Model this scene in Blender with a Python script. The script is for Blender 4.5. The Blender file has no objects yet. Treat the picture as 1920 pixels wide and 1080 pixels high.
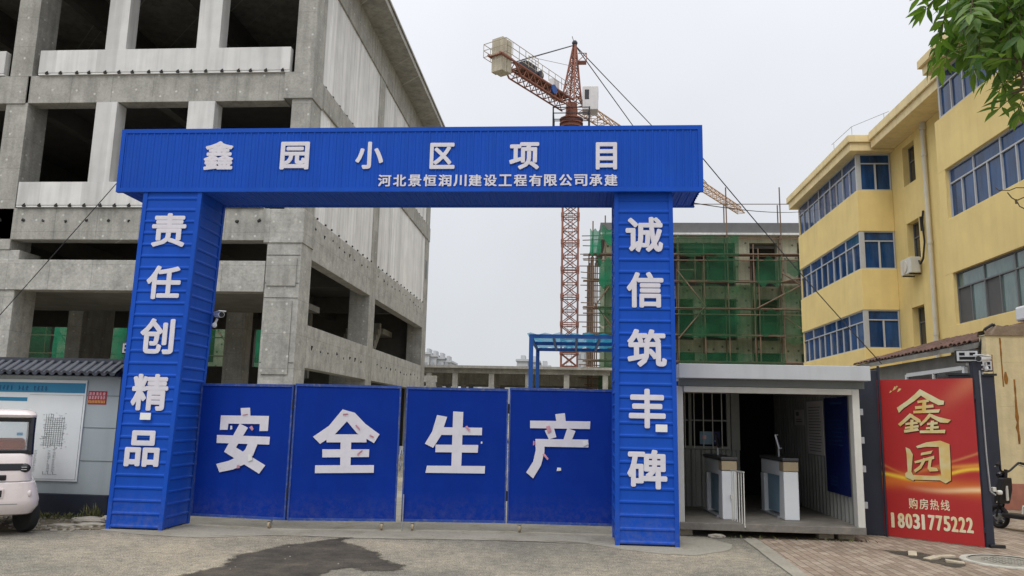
import bpy, math, random
from mathutils import Vector, Matrix, noise
R = random.Random(7)
V = Vector
S = bpy.context.scene
COL = S.collection
# ------------------------------------------------------------------ camera
H = 1.6
FPX = 1464.0
CR = V((0.99693948, 0.07522707, 0.02127333))
CD = V((0.00855001, 0.16556672, -0.98616153))
CF = V((-0.0777082, 0.98332525, 0.16441681))
cd = bpy.data.cameras.new("camera")
cam = bpy.data.objects.new("camera", cd)
COL.objects.link(cam)
cam.matrix_world = Matrix(((CR.x, -CD.x, -CF.x, 0), (CR.y, -CD.y, -CF.y, 0), (CR.z, -CD.z, -CF.z, H), (0, 0, 0, 1)))
cd.sensor_width = 36.0
cd.lens = 36.0 * FPX / 1920.0
cd.clip_start = 0.05
cd.clip_end = 3000
S.camera = cam
# ------------------------------------------------------------------ sky, sun, exposure
SUN_EL, SUN_AZ = 56, 200           # degrees; azimuth clockwise from +Y
wd = bpy.data.worlds.new("World")
S.world = wd
wd.use_nodes = True
nt = wd.node_tree
for n in list(nt.nodes): nt.nodes.remove(n)
def N(t, typ, **kw):
    n = t.nodes.new(typ)
    for k, v in kw.items():
        if isinstance(k, str) and k.startswith('i_'): n.inputs[k[2:].replace('_', ' ')].default_value = v
        else: setattr(n, k, v)
    return n
sky = N(nt, 'ShaderNodeTexSky', sky_type='NISHITA', sun_disc=False, sun_elevation=math.radians(SUN_EL), sun_rotation=math.radians(SUN_AZ))
bg1 = N(nt, 'ShaderNodeBackground'); bg1.inputs[1].default_value = 0.1
nt.links.new(sky.outputs[0], bg1.inputs[0])
tc = N(nt, 'ShaderNodeTexCoord'); sx = N(nt, 'ShaderNodeSeparateXYZ')
nt.links.new(tc.outputs['Generated'], sx.inputs[0])
rp = N(nt, 'ShaderNodeValToRGB')
e = rp.color_ramp.elements
e[0].position = 0.0; e[0].color = (.60, .62, .645, 1)
e[1].position = 0.28; e[1].color = (.69, .71, .745, 1)
e2 = rp.color_ramp.elements.new(0.5); e2.color = (.80, .815, .86, 1)
e3 = rp.color_ramp.elements.new(1.0); e3.color = (2.3, 2.3, 2.32, 1)
nt.links.new(sx.outputs[2], rp.inputs[0])
cn = N(nt, 'ShaderNodeTexNoise'); cn.inputs['Scale'].default_value = 2.2; cn.inputs['Detail'].default_value = 4
cm = N(nt, 'ShaderNodeMapRange'); cm.inputs[3].default_value = .86; cm.inputs[4].default_value = 1.14
nt.links.new(tc.outputs['Generated'], cn.inputs['Vector']); nt.links.new(cn.outputs[0], cm.inputs[0])
bg2 = N(nt, 'ShaderNodeBackground')
nt.links.new(rp.outputs[0], bg2.inputs[0]); nt.links.new(cm.outputs[0], bg2.inputs[1])
mx = N(nt, 'ShaderNodeMixShader'); mx.inputs[0].default_value = .95
wo = N(nt, 'ShaderNodeOutputWorld')
nt.links.new(bg1.outputs[0], mx.inputs[1]); nt.links.new(bg2.outputs[0], mx.inputs[2]); nt.links.new(mx.outputs[0], wo.inputs[0])
sl = bpy.data.lights.new("sun", 'SUN'); sl.energy = .9; sl.angle = math.radians(20); sl.color = (1, .965, .92)
so = bpy.data.objects.new("sun", sl); COL.objects.link(so)
a, el = math.radians(SUN_AZ), math.radians(SUN_EL)
so.rotation_euler = V((math.sin(a) * math.cos(el), math.cos(a) * math.cos(el), math.sin(el))).to_track_quat('Z', 'Y').to_euler()
so.location = (-10, -10, 30)
S.view_settings.view_transform = 'Standard'; S.view_settings.look = 'None'; S.view_settings.gamma = 1
S.view_settings.exposure = 0.20
S.view_settings.use_curve_mapping = False
# ------------------------------------------------------------------ helpers
def ray(px, py): return CR * (px - 960) + CD * (py - 540) + CF * FPX
def ay(px, py, y):
    d = ray(px, py); return V((0, 0, H)) + d * (y / d.y)
def az(px, py, z=0.0):
    d = ray(px, py); return V((0, 0, H)) + d * ((z - H) / d.z)
def apl(px, py, o, n):
    d = ray(px, py); c = V((0, 0, H)); return c + d * ((o - c).dot(n) / d.dot(n))
def proj(p):
    q = p - V((0, 0, H)); z = q.dot(CF); return 960 + FPX * q.dot(CR) / z, 540 + FPX * q.dot(CD) / z
ORG = {}
def tag(o, label=None, cat=None, group=None, kind=None):
    if label: o['label'] = label
    if cat: o['category'] = cat
    if group: o['group'] = group
    o['kind'] = kind or 'thing'
    return o
def thing(name, label, cat, loc=(0, 0, 0), group=None, rotz=None, kind=None):
    o = bpy.data.objects.new(name, None); COL.objects.link(o)
    o.empty_display_size = .2
    o.location = loc; tag(o, label, cat, group, kind)
    ORG[o] = V(loc)
    if rotz is not None: o.rotation_euler = (0, 0, rotz); ORG[o] = V((0, 0, 0))
    return o
class MB:
    def __init__(s): s.v = []; s.f = []; s.mi = []
    def add(s, vs, fs, mi=0):
        b = len(s.v); s.v += [V(p) for p in vs]; s.f += [[i + b for i in f] for f in fs]; s.mi += [mi] * len(fs); return s
    def box(s, x0, x1, y0, y1, z0, z1, mi=0):
        if x0 > x1: x0, x1 = x1, x0
        if y0 > y1: y0, y1 = y1, y0
        if z0 > z1: z0, z1 = z1, z0
        return s.add([(x0, y0, z0), (x1, y0, z0), (x1, y1, z0), (x0, y1, z0), (x0, y0, z1), (x1, y0, z1), (x1, y1, z1), (x0, y1, z1)],
              [(0, 3, 2, 1), (4, 5, 6, 7), (0, 1, 5, 4), (1, 2, 6, 5), (2, 3, 7, 6), (3, 0, 4, 7)], mi)
    def obox(s, o, u, v, n, u0, u1, v0, v1, n0, n1, mi=0):
        P = lambda a, b, c: o + u * a + v * b + n * c
        return s.add([P(u0, v0, n0), P(u1, v0, n0), P(u1, v1, n0), P(u0, v1, n0), P(u0, v0, n1), P(u1, v0, n1), P(u1, v1, n1), P(u0, v1, n1)],
              [(0, 3, 2, 1), (4, 5, 6, 7), (0, 1, 5, 4), (1, 2, 6, 5), (2, 3, 7, 6), (3, 0, 4, 7)], mi)
    def cyl(s, p, q, r, n=8, r2=None, mi=0, cap=True):
        p = V(p); q = V(q); d = (q - p)
        if d.length < 1e-6: return s
        d.normalize(); r2 = r if r2 is None else r2
        a = d.cross(V((0, 0, 1)) if abs(d.z) < .9 else V((1, 0, 0))).normalized(); b = d.cross(a)
        c = [(math.cos(2 * math.pi * (i + .5) / n), math.sin(2 * math.pi * (i + .5) / n)) for i in range(n)]
        vs = [p + a * (x * r) + b * (y * r) for x, y in c] + [q + a * (x * r2) + b * (y * r2) for x, y in c]
        fs = [(i, n + i, n + (i + 1) % n, (i + 1) % n) for i in range(n)]
        fs = [tuple(reversed(f)) for f in fs]
        fs = [tuple(reversed(f)) for f in fs]
        if cap: fs += [tuple(range(n)), tuple(reversed(range(n, 2 * n)))]
        return s.add(vs, fs, mi)
    def tube(s, pts, r, n=6, mi=0):
        for i in range(len(pts) - 1):
            ra = r[i] if isinstance(r, (list, tuple)) else r
            rb = r[i + 1] if isinstance(r, (list, tuple)) else r
            s.cyl(pts[i], pts[i + 1], ra, n, rb, mi)
        return s
    def prism(s, pts, vec, mi=0):
        n = len(pts); pts = [V(p) for p in pts]; vec = V(vec)
        return s.add(pts + [p + vec for p in pts], [tuple(range(n)), tuple(reversed(range(n, 2 * n)))] + [(i, i + n, (i + 1) % n + n, (i + 1) % n) for i in range(n)], mi)
    def corr(s, o, u, v, n, W, Hh, prof, pitch, mi=0, phase=0.0):
        o, u, v, n = V(o), V(u), V(v), V(n); ts = []
        k = -1
        while k * pitch - phase < W:
            for t, d in prof:
                T = k * pitch + t - phase
                if 0 <= T <= W: ts.append((T, d))
            k += 1
        if not ts or ts[0][0] > 1e-5: ts.insert(0, (0, 0))
        if ts[-1][0] < W - 1e-5: ts.append((W, 0))
        vs = []
        for T, d in ts: vs += [o + u * T + n * d, o + u * T + n * d + v * Hh]
        return s.add(vs, [(2 * i, 2 * i + 2, 2 * i + 3, 2 * i + 1) for i in range(len(ts) - 1)], mi)
    def sphere(s, c, r, nu=10, nv=6, mi=0, sq=(1, 1, 1)):
        c = V(c); vs = []; fs = []
        for j in range(nv + 1):
            t = math.pi * j / nv
            for i in range(nu):
                p = 2 * math.pi * i / nu
                vs.append(c + V((r * sq[0] * math.sin(t) * math.cos(p), r * sq[1] * math.sin(t) * math.sin(p), r * sq[2] * math.cos(t))))
        for j in range(nv):
            for i in range(nu): fs.append((j * nu + i, (j + 1) * nu + i, (j + 1) * nu + (i + 1) % nu, j * nu + (i + 1) % nu))
        return s.add(vs, fs, mi)
    def loft(s, rings, mi=0, cap=True):
        n = len(rings[0]); vs = [p for r in rings for p in r]; fs = []
        for j in range(len(rings) - 1):
            for i in range(n): fs.append((j * n + i, j * n + (i + 1) % n, (j + 1) * n + (i + 1) % n, (j + 1) * n + i))
        if cap: fs += [tuple(reversed(range(n))), tuple(range((len(rings) - 1) * n, len(rings) * n))]
        return s.add(vs, fs, mi)
    def build(s, name, m, parent=None, smooth=False, bevel=0, loc=None):
        org = ORG.get(parent, V((0, 0, 0))) if parent is not None else V(loc or (0, 0, 0))
        me = bpy.data.meshes.new(name)
        me.from_pydata([tuple(p - org) for p in s.v], [], s.f)
        ms = m if isinstance(m, (list, tuple)) else [m]
        for q in ms: me.materials.append(q)
        if len(ms) > 1: me.polygons.foreach_set('material_index', s.mi)
        if smooth:
            me.polygons.foreach_set('use_smooth', [True] * len(me.polygons))
            if smooth != 'all':
                try: me.set_sharp_from_angle(angle=math.radians(38))
                except Exception: pass
        me.update()
        o = bpy.data.objects.new(name, me); COL.objects.link(o)
        if parent is not None: o.parent = parent
        else: o.location = org
        ORG[o] = org
        if bevel:
            b = o.modifiers.new('bevel', 'BEVEL'); b.width = bevel; b.segments = 2; b.limit_method = 'ANGLE'; b.angle_limit = math.radians(50)
        return o
# ------------------------------------------------------------------ materials
def rgb(c): return (c[0], c[1], c[2], 1)
def mat(name, col, rough=.7, spec=.4, metal=0.0, var=.12, sc=2.5, bump=0.0, bsc=25.0, streak=0.0, col2=None, amt2=0.0, sc2=1.2, coat=0.0, dots=None, panel=None, alpha=None, trans=0.0, dust=0.0, stretch=(1, 1, 1)):
    m = bpy.data.materials.new(name); m.use_nodes = True; t = m.node_tree; L = t.links.new
    b = t.nodes['Principled BSDF']
    b.inputs['Roughness'].default_value = rough; b.inputs['Specular IOR Level'].default_value = spec; b.inputs['Metallic'].default_value = metal
    b.inputs['Coat Weight'].default_value = coat
    if trans: b.inputs['Transmission Weight'].default_value = trans
    tc = N(t, 'ShaderNodeTexCoord'); co = tc.outputs['Object']
    if stretch != (1, 1, 1):
        mp = N(t, 'ShaderNodeMapping'); mp.inputs['Scale'].default_value = stretch; L(co, mp.inputs[0]); co = mp.outputs[0]
    ns = N(t, 'ShaderNodeTexNoise'); ns.inputs['Scale'].default_value = sc; ns.inputs['Detail'].default_value = 7; ns.inputs['Roughness'].default_value = .62
    L(co, ns.inputs['Vector'])
    mr = N(t, 'ShaderNodeMapRange'); mr.inputs[1].default_value = .28; mr.inputs[2].default_value = .72; mr.inputs[3].default_value = 1 - var; mr.inputs[4].default_value = 1 + var
    L(ns.outputs[0], mr.inputs[0])
    base = N(t, 'ShaderNodeRGB'); base.outputs[0].default_value = rgb(col); cur = base.outputs[0]
    def mulv(cur, val):
        x = N(t, 'ShaderNodeVectorMath', operation='SCALE'); L(cur, x.inputs[0]); L(val, x.inputs['Scale']); return x.outputs[0]
    def mixc(cur, c2, fac):
        x = N(t, 'ShaderNodeMix', data_type='RGBA'); L(fac, x.inputs[0]); L(cur, x.inputs[6])
        x.inputs[7].default_value = rgb(c2); return x.outputs[2]
    if panel:   # (axis, width, amount): tone differs from panel to panel
        ax, w, am = panel
        sp = N(t, 'ShaderNodeSeparateXYZ'); L(tc.outputs['Object'], sp.inputs[0])
        dv = N(t, 'ShaderNodeMath', operation='DIVIDE'); L(sp.outputs[ax], dv.inputs[0]); dv.inputs[1].default_value = w
        fl = N(t, 'ShaderNodeMath', operation='FLOOR'); L(dv.outputs[0], fl.inputs[0])
        wn = N(t, 'ShaderNodeTexWhiteNoise', noise_dimensions='1D'); L(fl.outputs[0], wn.inputs['W'])
        pr = N(t, 'ShaderNodeMapRange'); pr.inputs[3].default_value = 1 - am; pr.inputs[4].default_value = 1 + am * .5; L(wn.outputs[0], pr.inputs[0])
        cur = mulv(cur, pr.outputs[0])
    cur = mulv(cur, mr.outputs[0])
    if col2 is not None:
        n2 = N(t, 'ShaderNodeTexNoise'); n2.inputs['Scale'].default_value = sc2; n2.inputs['Detail'].default_value = 8; n2.inputs['Roughness'].default_value = .7
        L(co, n2.inputs['Vector'])
        r2 = N(t, 'ShaderNodeMapRange'); r2.inputs[1].default_value = .5; r2.inputs[2].default_value = .68; r2.inputs[4].default_value = amt2; L(n2.outputs[0], r2.inputs[0])
        cur = mixc(cur, col2, r2.outputs[0])
    if streak:
        mp = N(t, 'ShaderNodeMapping'); mp.inputs['Scale'].default_value = (5, 5, .35); L(tc.outputs['Object'], mp.inputs[0])
        n3 = N(t, 'ShaderNodeTexNoise'); n3.inputs['Scale'].default_value = 1.0; n3.inputs['Detail'].default_value = 5; L(mp.outputs[0], n3.inputs['Vector'])
        r3 = N(t, 'ShaderNodeMapRange'); r3.inputs[1].default_value = .45; r3.inputs[2].default_value = .75; r3.inputs[3].default_value = 1; r3.inputs[4].default_value = 1 - streak; L(n3.outputs[0], r3.inputs[0])
        cur = mulv(cur, r3.outputs[0])
    if dots:    # (scale, radius, colour): patched tie holes in loose rows, formwork joints, grit
        so_ = N(t, 'ShaderNodeSeparateXYZ'); L(tc.outputs['Object'], so_.inputs[0])
        ad = N(t, 'ShaderNodeMath', operation='ADD'); L(so_.outputs[0], ad.inputs[0]); L(so_.outputs[1], ad.inputs[1])
        cb_ = N(t, 'ShaderNodeCombineXYZ'); L(ad.outputs[0], cb_.inputs[0]); L(so_.outputs[2], cb_.inputs[1])
        vo = N(t, 'ShaderNodeTexVoronoi', voronoi_dimensions='2D'); vo.inputs['Scale'].default_value = dots[0]; vo.inputs['Randomness'].default_value = .45; L(cb_.outputs[0], vo.inputs['Vector'])
        lt = N(t, 'ShaderNodeMapRange'); lt.inputs[1].default_value = dots[1]; lt.inputs[2].default_value = dots[1] * .7; lt.inputs[4].default_value = .75; L(vo.outputs['Distance'], lt.inputs[0])
        cur = mixc(cur, dots[2], lt.outputs[0])
        for src, w in ((ad.outputs[0], 1.22), (so_.outputs[2], .915)):
            dv = N(t, 'ShaderNodeMath', operation='DIVIDE'); L(src, dv.inputs[0]); dv.inputs[1].default_value = w
            fr_ = N(t, 'ShaderNodeMath', operation='FRACT'); L(dv.outputs[0], fr_.inputs[0])
            jr = N(t, 'ShaderNodeMapRange'); jr.inputs[1].default_value = .012; jr.inputs[2].default_value = .02; jr.inputs[3].default_value = .78; jr.inputs[4].default_value = 1; L(fr_.outputs[0], jr.inputs[0]); cur = mulv(cur, jr.outputs[0])
        ng = N(t, 'ShaderNodeTexNoise'); ng.inputs['Scale'].default_value = 16; ng.inputs['Detail'].default_value = 6; ng.inputs['Roughness'].default_value = .8; L(tc.outputs['Object'], ng.inputs['Vector'])
        gr = N(t, 'ShaderNodeMapRange'); gr.inputs[1].default_value = .3; gr.inputs[2].default_value = .7; gr.inputs[3].default_value = .78; gr.inputs[4].default_value = 1.22; L(ng.outputs[0], gr.inputs[0]); cur = mulv(cur, gr.outputs[0])
    if dust:    # dried mud splashed up from the road
        sp2 = N(t, 'ShaderNodeSeparateXYZ'); L(tc.outputs['Object'], sp2.inputs[0])
        hz = N(t, 'ShaderNodeMapRange'); hz.inputs[1].default_value = .55; hz.inputs[2].default_value = 0; hz.inputs[3].default_value = 0; hz.inputs[4].default_value = 1; L(sp2.outputs[2], hz.inputs[0])
        nd = N(t, 'ShaderNodeTexNoise'); nd.inputs['Scale'].default_value = 11; nd.inputs['Detail'].default_value = 9; nd.inputs['Roughness'].default_value = .75; L(tc.outputs['Object'], nd.inputs['Vector'])
        dm = N(t, 'ShaderNodeMapRange'); dm.inputs[1].default_value = .42; dm.inputs[2].default_value = .68; dm.inputs[4].default_value = dust; L(nd.outputs[0], dm.inputs[0])
        mm = N(t, 'ShaderNodeMath', operation='MULTIPLY'); L(hz.outputs[0], mm.inputs[0]); L(dm.outputs[0], mm.inputs[1])
        cur = mixc(cur, (.20, .18, .14), mm.outputs[0])
    L(cur, b.inputs['Base Color'])
    rr = N(t, 'ShaderNodeMapRange'); rr.inputs[3].default_value = max(0.02, rough - .08); rr.inputs[4].default_value = min(1, rough + .08); L(ns.outputs[0], rr.inputs[0]); L(rr.outputs[0], b.inputs['Roughness'])
    if bump:
        nb = N(t, 'ShaderNodeTexNoise'); nb.inputs['Scale'].default_value = bsc; nb.inputs['Detail'].default_value = 6; L(co, nb.inputs['Vector'])
        bp = N(t, 'ShaderNodeBump'); bp.inputs['Strength'].default_value = bump; bp.inputs['Distance'].default_value = .02; L(nb.outputs[0], bp.inputs['Height']); L(bp.outputs[0], b.inputs['Normal'])
    if alpha is not None: b.inputs['Alpha'].default_value = alpha
    return m
M = {}
M['conc'] = mat('concrete', (.37, .362, .33), .9, .2, var=.2, sc=1.7, bump=.35, bsc=14, streak=.28, col2=(.25, .245, .22), amt2=.6, sc2=.9, dots=(1.65, .06, (.62, .61, .58)))
M['conc2'] = mat('concrete_rough', (.40, .392, .36), .92, .2, var=.26, sc=2.6, bump=.6, bsc=9, streak=.2, col2=(.52, .51, .48), amt2=.5, sc2=2.2, dots=(1.5, .055, (.58, .57, .54)))
M['concdark'] = mat('concrete_shaded_inside', (.13, .125, .115), .95, .1, var=.15, bump=.2)  # darkened copy of the concrete; indoor shade is put into the colour
M['aacx'] = mat('aac_panel_front', (.67, .665, .65), .9, .2, var=.07, sc=2, bump=.1, streak=.22, panel=(0, .6, .13))
M['aacy'] = mat('aac_panel_side', (.76, .75, .735), .9, .2, var=.08, sc=1.5, bump=.1, streak=.25, panel=(1, .6, .14))  # paler than the front copy: extra light on this face is in the colour
M['clip'] = mat('steel_clip', (.03, .03, .03), .7)
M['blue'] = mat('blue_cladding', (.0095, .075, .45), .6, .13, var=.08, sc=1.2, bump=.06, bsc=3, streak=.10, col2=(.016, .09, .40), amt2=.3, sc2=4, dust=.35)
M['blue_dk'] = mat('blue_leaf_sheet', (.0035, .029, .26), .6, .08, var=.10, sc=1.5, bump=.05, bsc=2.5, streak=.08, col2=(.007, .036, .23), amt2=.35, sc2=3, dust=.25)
M['blue_edge'] = mat('blue_edge_steel', (.02, .06, .28), .5, .4, var=.2, col2=(.2, .2, .2), amt2=.5, sc2=14)
M['letter'] = mat('white_letter', (.64, .62, .68), .55, .3, var=.06, sc=5, col2=(.55, .53, .57), amt2=.4, sc2=9)
M['paper'] = mat('white_paper', (.75, .75, .74), .8, .2, var=.05)
M['pinkpaper'] = mat('torn_pink_paper', (.55, .27, .33), .8, .2, var=.2)
M['steel'] = mat('galvanised_steel', (.42, .43, .44), .45, .5, .7, var=.15, sc=12)
M['rubber'] = mat('rubber', (.018, .018, .018), .8, .3, var=.2)
M['rustwheel'] = mat('caster_wheel', (.35, .28, .19), .7, .3, var=.25, sc=20)
M['tile'] = mat('grey_glazed_tile', (.035, .04, .055), .38, .5, var=.25, sc=9)
M['wallpanel'] = mat('grey_blue_panel', (.36, .41, .43), .5, .4, var=.05, sc=1.5, streak=.12)
M['navy'] = mat('dark_navy_steel', (.022, .026, .042), .5, .4, var=.2, sc=4, streak=.2)
M['black'] = mat('black_plastic', (.014, .014, .016), .45, .4, var=.2)
M['blackgloss'] = mat('black_gloss', (.01, .01, .014), .12, .5, var=.1)
M['poster'] = mat('poster_white', (.70, .73, .74), .5, .3, var=.03)
M['posterblue'] = mat('poster_blue', (.03, .20, .36), .5, .3, var=.06)
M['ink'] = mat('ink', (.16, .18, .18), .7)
M['inkdk'] = mat('ink_blue', (.01, .06, .16), .7)
M['inkgreen'] = mat('ink_green', (.42, .48, .38), .7)
M['redpaper'] = mat('red_advert', (.36, .02, .035), .6)
M['pinkink'] = mat('pink_ink', (.75, .45, .5), .6)
M['goldink'] = mat('gold_ink', (.72, .46, .12), .6)
M['carpaint'] = mat('cream_white_paint', (.68, .605, .59), .28, .5, var=.05, sc=3, coat=.6, streak=.08)
M['lamp'] = mat('lamp_lens', (.12, .11, .14), .1, .6, var=.2)
M['orange'] = mat('orange_seat', (.55, .12, .02), .6)
M['redlens'] = mat('red_paint', (.35, .02, .05), .5)
M['rim'] = mat('wheel_rim', (.25, .27, .28), .4, .5, .5)
M['glassclear'] = mat('clear_glass', (.8, .85, .88), .03, .5, var=.02, trans=.92)
M['cream'] = mat('cream_steel', (.60, .59, .54), .55, .35, var=.08, sc=3, streak=.15)
M['whitesteel'] = mat('white_steel', (.47, .485, .50), .5, .4, var=.05, sc=2, streak=.14)
M['contwall'] = mat('container_wall', (.24, .245, .225), .6, .35, var=.12, sc=2.5, streak=.2)
M['floorplate'] = mat('checker_plate', (.17, .155, .135), .6, .4, var=.25, sc=5, bump=.3, bsc=30, col2=(.28, .25, .2), amt2=.6, sc2=4)
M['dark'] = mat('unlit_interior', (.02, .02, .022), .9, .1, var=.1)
M['turn'] = mat('turnstile_white', (.68, .70, .72), .4, .45, var=.05)
M['turntop'] = mat('turnstile_top', (.035, .033, .035), .35, .5)
M['tan'] = mat('tan_trim', (.34, .27, .17), .5)
M['screen'] = mat('dark_screen', (.012, .014, .02), .1, .6)
M['posternavy'] = mat('poster_navy', (.005, .012, .085), .5, .3, var=.12)
M['notice'] = mat('notice_paper', (.60, .56, .54), .7, var=.08)
M['lightblue'] = mat('light_blue_print', (.22, .34, .44), .6)
M['yellow'] = mat('yellow_render', (.77, .60, .255), .85, .25, var=.09, sc=.9, bump=.08, bsc=40, streak=.06, col2=(.71, .56, .25), amt2=.5, sc2=.5)
M['cornice'] = mat('pale_cornice', (.76, .62, .35), .85, .25, var=.09, sc=1.5, streak=.14)
M['alu'] = mat('window_frame', (.45, .46, .47), .5, .4, var=.08)
M['aludk'] = mat('grey_window_frame', (.13, .135, .14), .5, .4, var=.1)
M['blueglass'] = mat('blue_glass', (.011, .050, .15), .07, .35, var=.7, sc=1.0, stretch=(2.2, 2.2, .5), col2=(.04, .09, .18), amt2=.7, sc2=1.4)
M['greenglass'] = mat('greenish_glass', (.09, .15, .14), .06, .7, var=.5, sc=.9, stretch=(2, 2, .6), col2=(.18, .24, .22), amt2=.8, sc2=.8)
M['screenmesh'] = mat('insect_screen', (.09, .09, .09), .7)
M['darkglass'] = mat('dark_glass', (.03, .032, .035), .12, .6, var=.5, sc=2)
M['pvc'] = mat('pvc_pipe', (.60, .57, .48), .5, .35, var=.08, streak=.2)
M['ac'] = mat('ac_case', (.60, .59, .53), .5, .4, var=.06, streak=.15)
M['stucco'] = mat('pale_yellow_stucco', (.64, .55, .34), .9, .2, var=.13, sc=1.6, bump=.3, bsc=12, streak=.22, col2=(.5, .42, .28), amt2=.5, sc2=1.4)
M['brokenbrick'] = mat('broken_masonry', (.22, .17, .125), .95, .1, var=.3, sc=6, bump=.8, bsc=10)
M['rust'] = mat('rust_stain', (.26, .12, .03), .95, .1, var=.3, sc=8)
M['pinkbase'] = mat('pink_plinth', (.36, .16, .12), .9, .2, var=.2, sc=4, streak=.2)
M['greywall'] = mat('grey_cement_wall', (.22, .215, .20), .9, .2, var=.2, sc=2, bump=.3)
M['clay'] = mat('clay_tile', (.12, .07, .055), .85, .25, var=.45, sc=5)
M['crane'] = mat('crane_orange', (.28, .112, .078), .6, .3, var=.22, sc=1.5, col2=(.24, .14, .10), amt2=.6, sc2=2)
M['craneyel'] = mat('crane_yellow', (.42, .25, .12), .55, .4, var=.2, sc=1.5)
M['cranedk'] = mat('crane_dark_steel', (.03, .032, .045), .6, .4)
M['ballast'] = mat('ballast_concrete', (.46, .41, .32), .9, .2, var=.12, sc=1.5, streak=.25)
M['cab'] = mat('cab_white', (.62, .60, .60), .5, .4, var=.06, streak=.12)
M['cable'] = mat('cable', (.03, .03, .035), .6)
M['rope'] = mat('steel_rope', (.16, .14, .14), .6)
M['sccon'] = mat('scaffold_building_concrete', (.42, .415, .31), .9, .2, var=.16, sc=1.0, streak=.3, dots=(1.25, .11, (.05, .05, .04)))
M['scroof'] = mat('grey_roof_edge', (.15, .15, .155), .8, .2, var=.1)
M['pole'] = mat('rusty_scaffold_tube', (.17, .115, .08), .7, .3, var=.35, sc=1.5)
M['canopyframe'] = mat('canopy_blue_steel', (.01, .075, .30), .5, .4, var=.12)
M['farwall'] = mat('hazed_far_apartment', (.44, .45, .46), .9, .1, var=.05)  # distance haze is put into this pale wall colour
M['farwin'] = mat('hazed_far_window', (.27, .285, .30), .6)  # window tone paled by the same painted haze
M['bark'] = mat('bark', (.10, .075, .05), .95, .1, var=.35, sc=9, bump=.8, bsc=18)
M['iron'] = mat('cast_iron', (.25, .235, .20), .85, .2, 0, var=.25, sc=10, bump=.5, bsc=60)
M['mortarring'] = mat('cement_collar', (.42, .41, .36), .95, .1, var=.18, sc=6, bump=.5)
M['rock'] = mat('broken_concrete', (.36, .33, .28), .95, .1, var=.25, sc=5, bump=.7, bsc=15)
M['weed'] = mat('dry_weed', (.12, .12, .05), .9, .1, var=.4, sc=9)
M['brickblock'] = mat('pale_brick', (.42, .36, .27), .95, .1, var=.2, sc=8, bump=.5)
M['dirt'] = mat('dirt', (.16, .135, .095), .98, .1, var=.35, sc=6, bump=.9, bsc=18, col2=(.28, .25, .19), amt2=.7, sc2=9)

def leafmat(name, c1, c2):
    m = bpy.data.materials.new(name); m.use_nodes = True; t = m.node_tree; L = t.links.new
    b = t.nodes['Principled BSDF']; b.inputs['Roughness'].default_value = .45; b.inputs['Specular IOR Level'].default_value = .4
    g = N(t, 'ShaderNodeNewGeometry'); r = N(t, 'ShaderNodeValToRGB')
    r.color_ramp.elements[0].color = rgb(c1); r.color_ramp.elements[1].color = rgb(c2); L(g.outputs['Random Per Island'], r.inputs[0])
    L(r.outputs[0], b.inputs['Base Color'])
    tr = N(t, 'ShaderNodeBsdfTranslucent'); mu = N(t, 'ShaderNodeVectorMath', operation='MULTIPLY'); L(r.outputs[0], mu.inputs[0]); mu.inputs[1].default_value = (1.5, 1.7, .6); L(mu.outputs[0], tr.inputs[0])
    ms = N(t, 'ShaderNodeMixShader'); ms.inputs[0].default_value = .38; L(b.outputs[0], ms.inputs[1]); L(tr.outputs[0], ms.inputs[2]); L(ms.outputs[0], t.nodes['Material Output'].inputs[0])
    return m
M['leaf'] = leafmat('ash_leaf', (.045, .115, .025), (.16, .25, .045))
def netmat(name, col, op):
    m = bpy.data.materials.new(name); m.use_nodes = True; t = m.node_tree; L = t.links.new
    b = t.nodes['Principled BSDF']; b.inputs['Roughness'].default_value = .8; b.inputs['Specular IOR Level'].default_value = .15
    tc = N(t, 'ShaderNodeTexCoord')
    n1 = N(t, 'ShaderNodeTexNoise'); n1.inputs['Scale'].default_value = .9; n1.inputs['Detail'].default_value = 6; L(tc.outputs['Object'], n1.inputs['Vector'])
    mr = N(t, 'ShaderNodeMapRange'); mr.inputs[1].default_value = .3; mr.inputs[2].default_value = .7; mr.inputs[3].default_value = op - .2; mr.inputs[4].default_value = min(1, op + .2); L(n1.outputs[0], mr.inputs[0])
    mr2 = N(t, 'ShaderNodeMapRange'); mr2.inputs[3].default_value = .7; mr2.inputs[4].default_value = 1.3; L(n1.outputs[0], mr2.inputs[0])
    c = N(t, 'ShaderNodeVectorMath', operation='SCALE'); c.inputs[0].default_value = col; L(mr2.outputs[0], c.inputs['Scale'])
    L(c.outputs[0], b.inputs['Base Color']); tl = N(t, 'ShaderNodeBsdfTranslucent'); L(c.outputs[0], tl.inputs[0])
    ms = N(t, 'ShaderNodeMixShader'); ms.inputs[0].default_value = .45; L(b.outputs[0], ms.inputs[1]); L(tl.outputs[0], ms.inputs[2])
    tp = N(t, 'ShaderNodeBsdfTransparent'); m2 = N(t, 'ShaderNodeMixShader'); L(mr.outputs[0], m2.inputs[0]); L(tp.outputs[0], m2.inputs[1]); L(ms.outputs[0], m2.inputs[2])
    L(m2.outputs[0], t.nodes['Material Output'].inputs[0])
    return m
M['net'] = netmat('green_safety_net', (.028, .15, .07), .50)
M['netthin'] = netmat('thin_green_safety_net', (.06, .19, .085), .27)
M['netbright'] = netmat('bright_green_net', (.03, .25, .13), .78)
M['canopy'] = netmat('blue_corrugated_plastic', (.02, .26, .42), .72)
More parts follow.
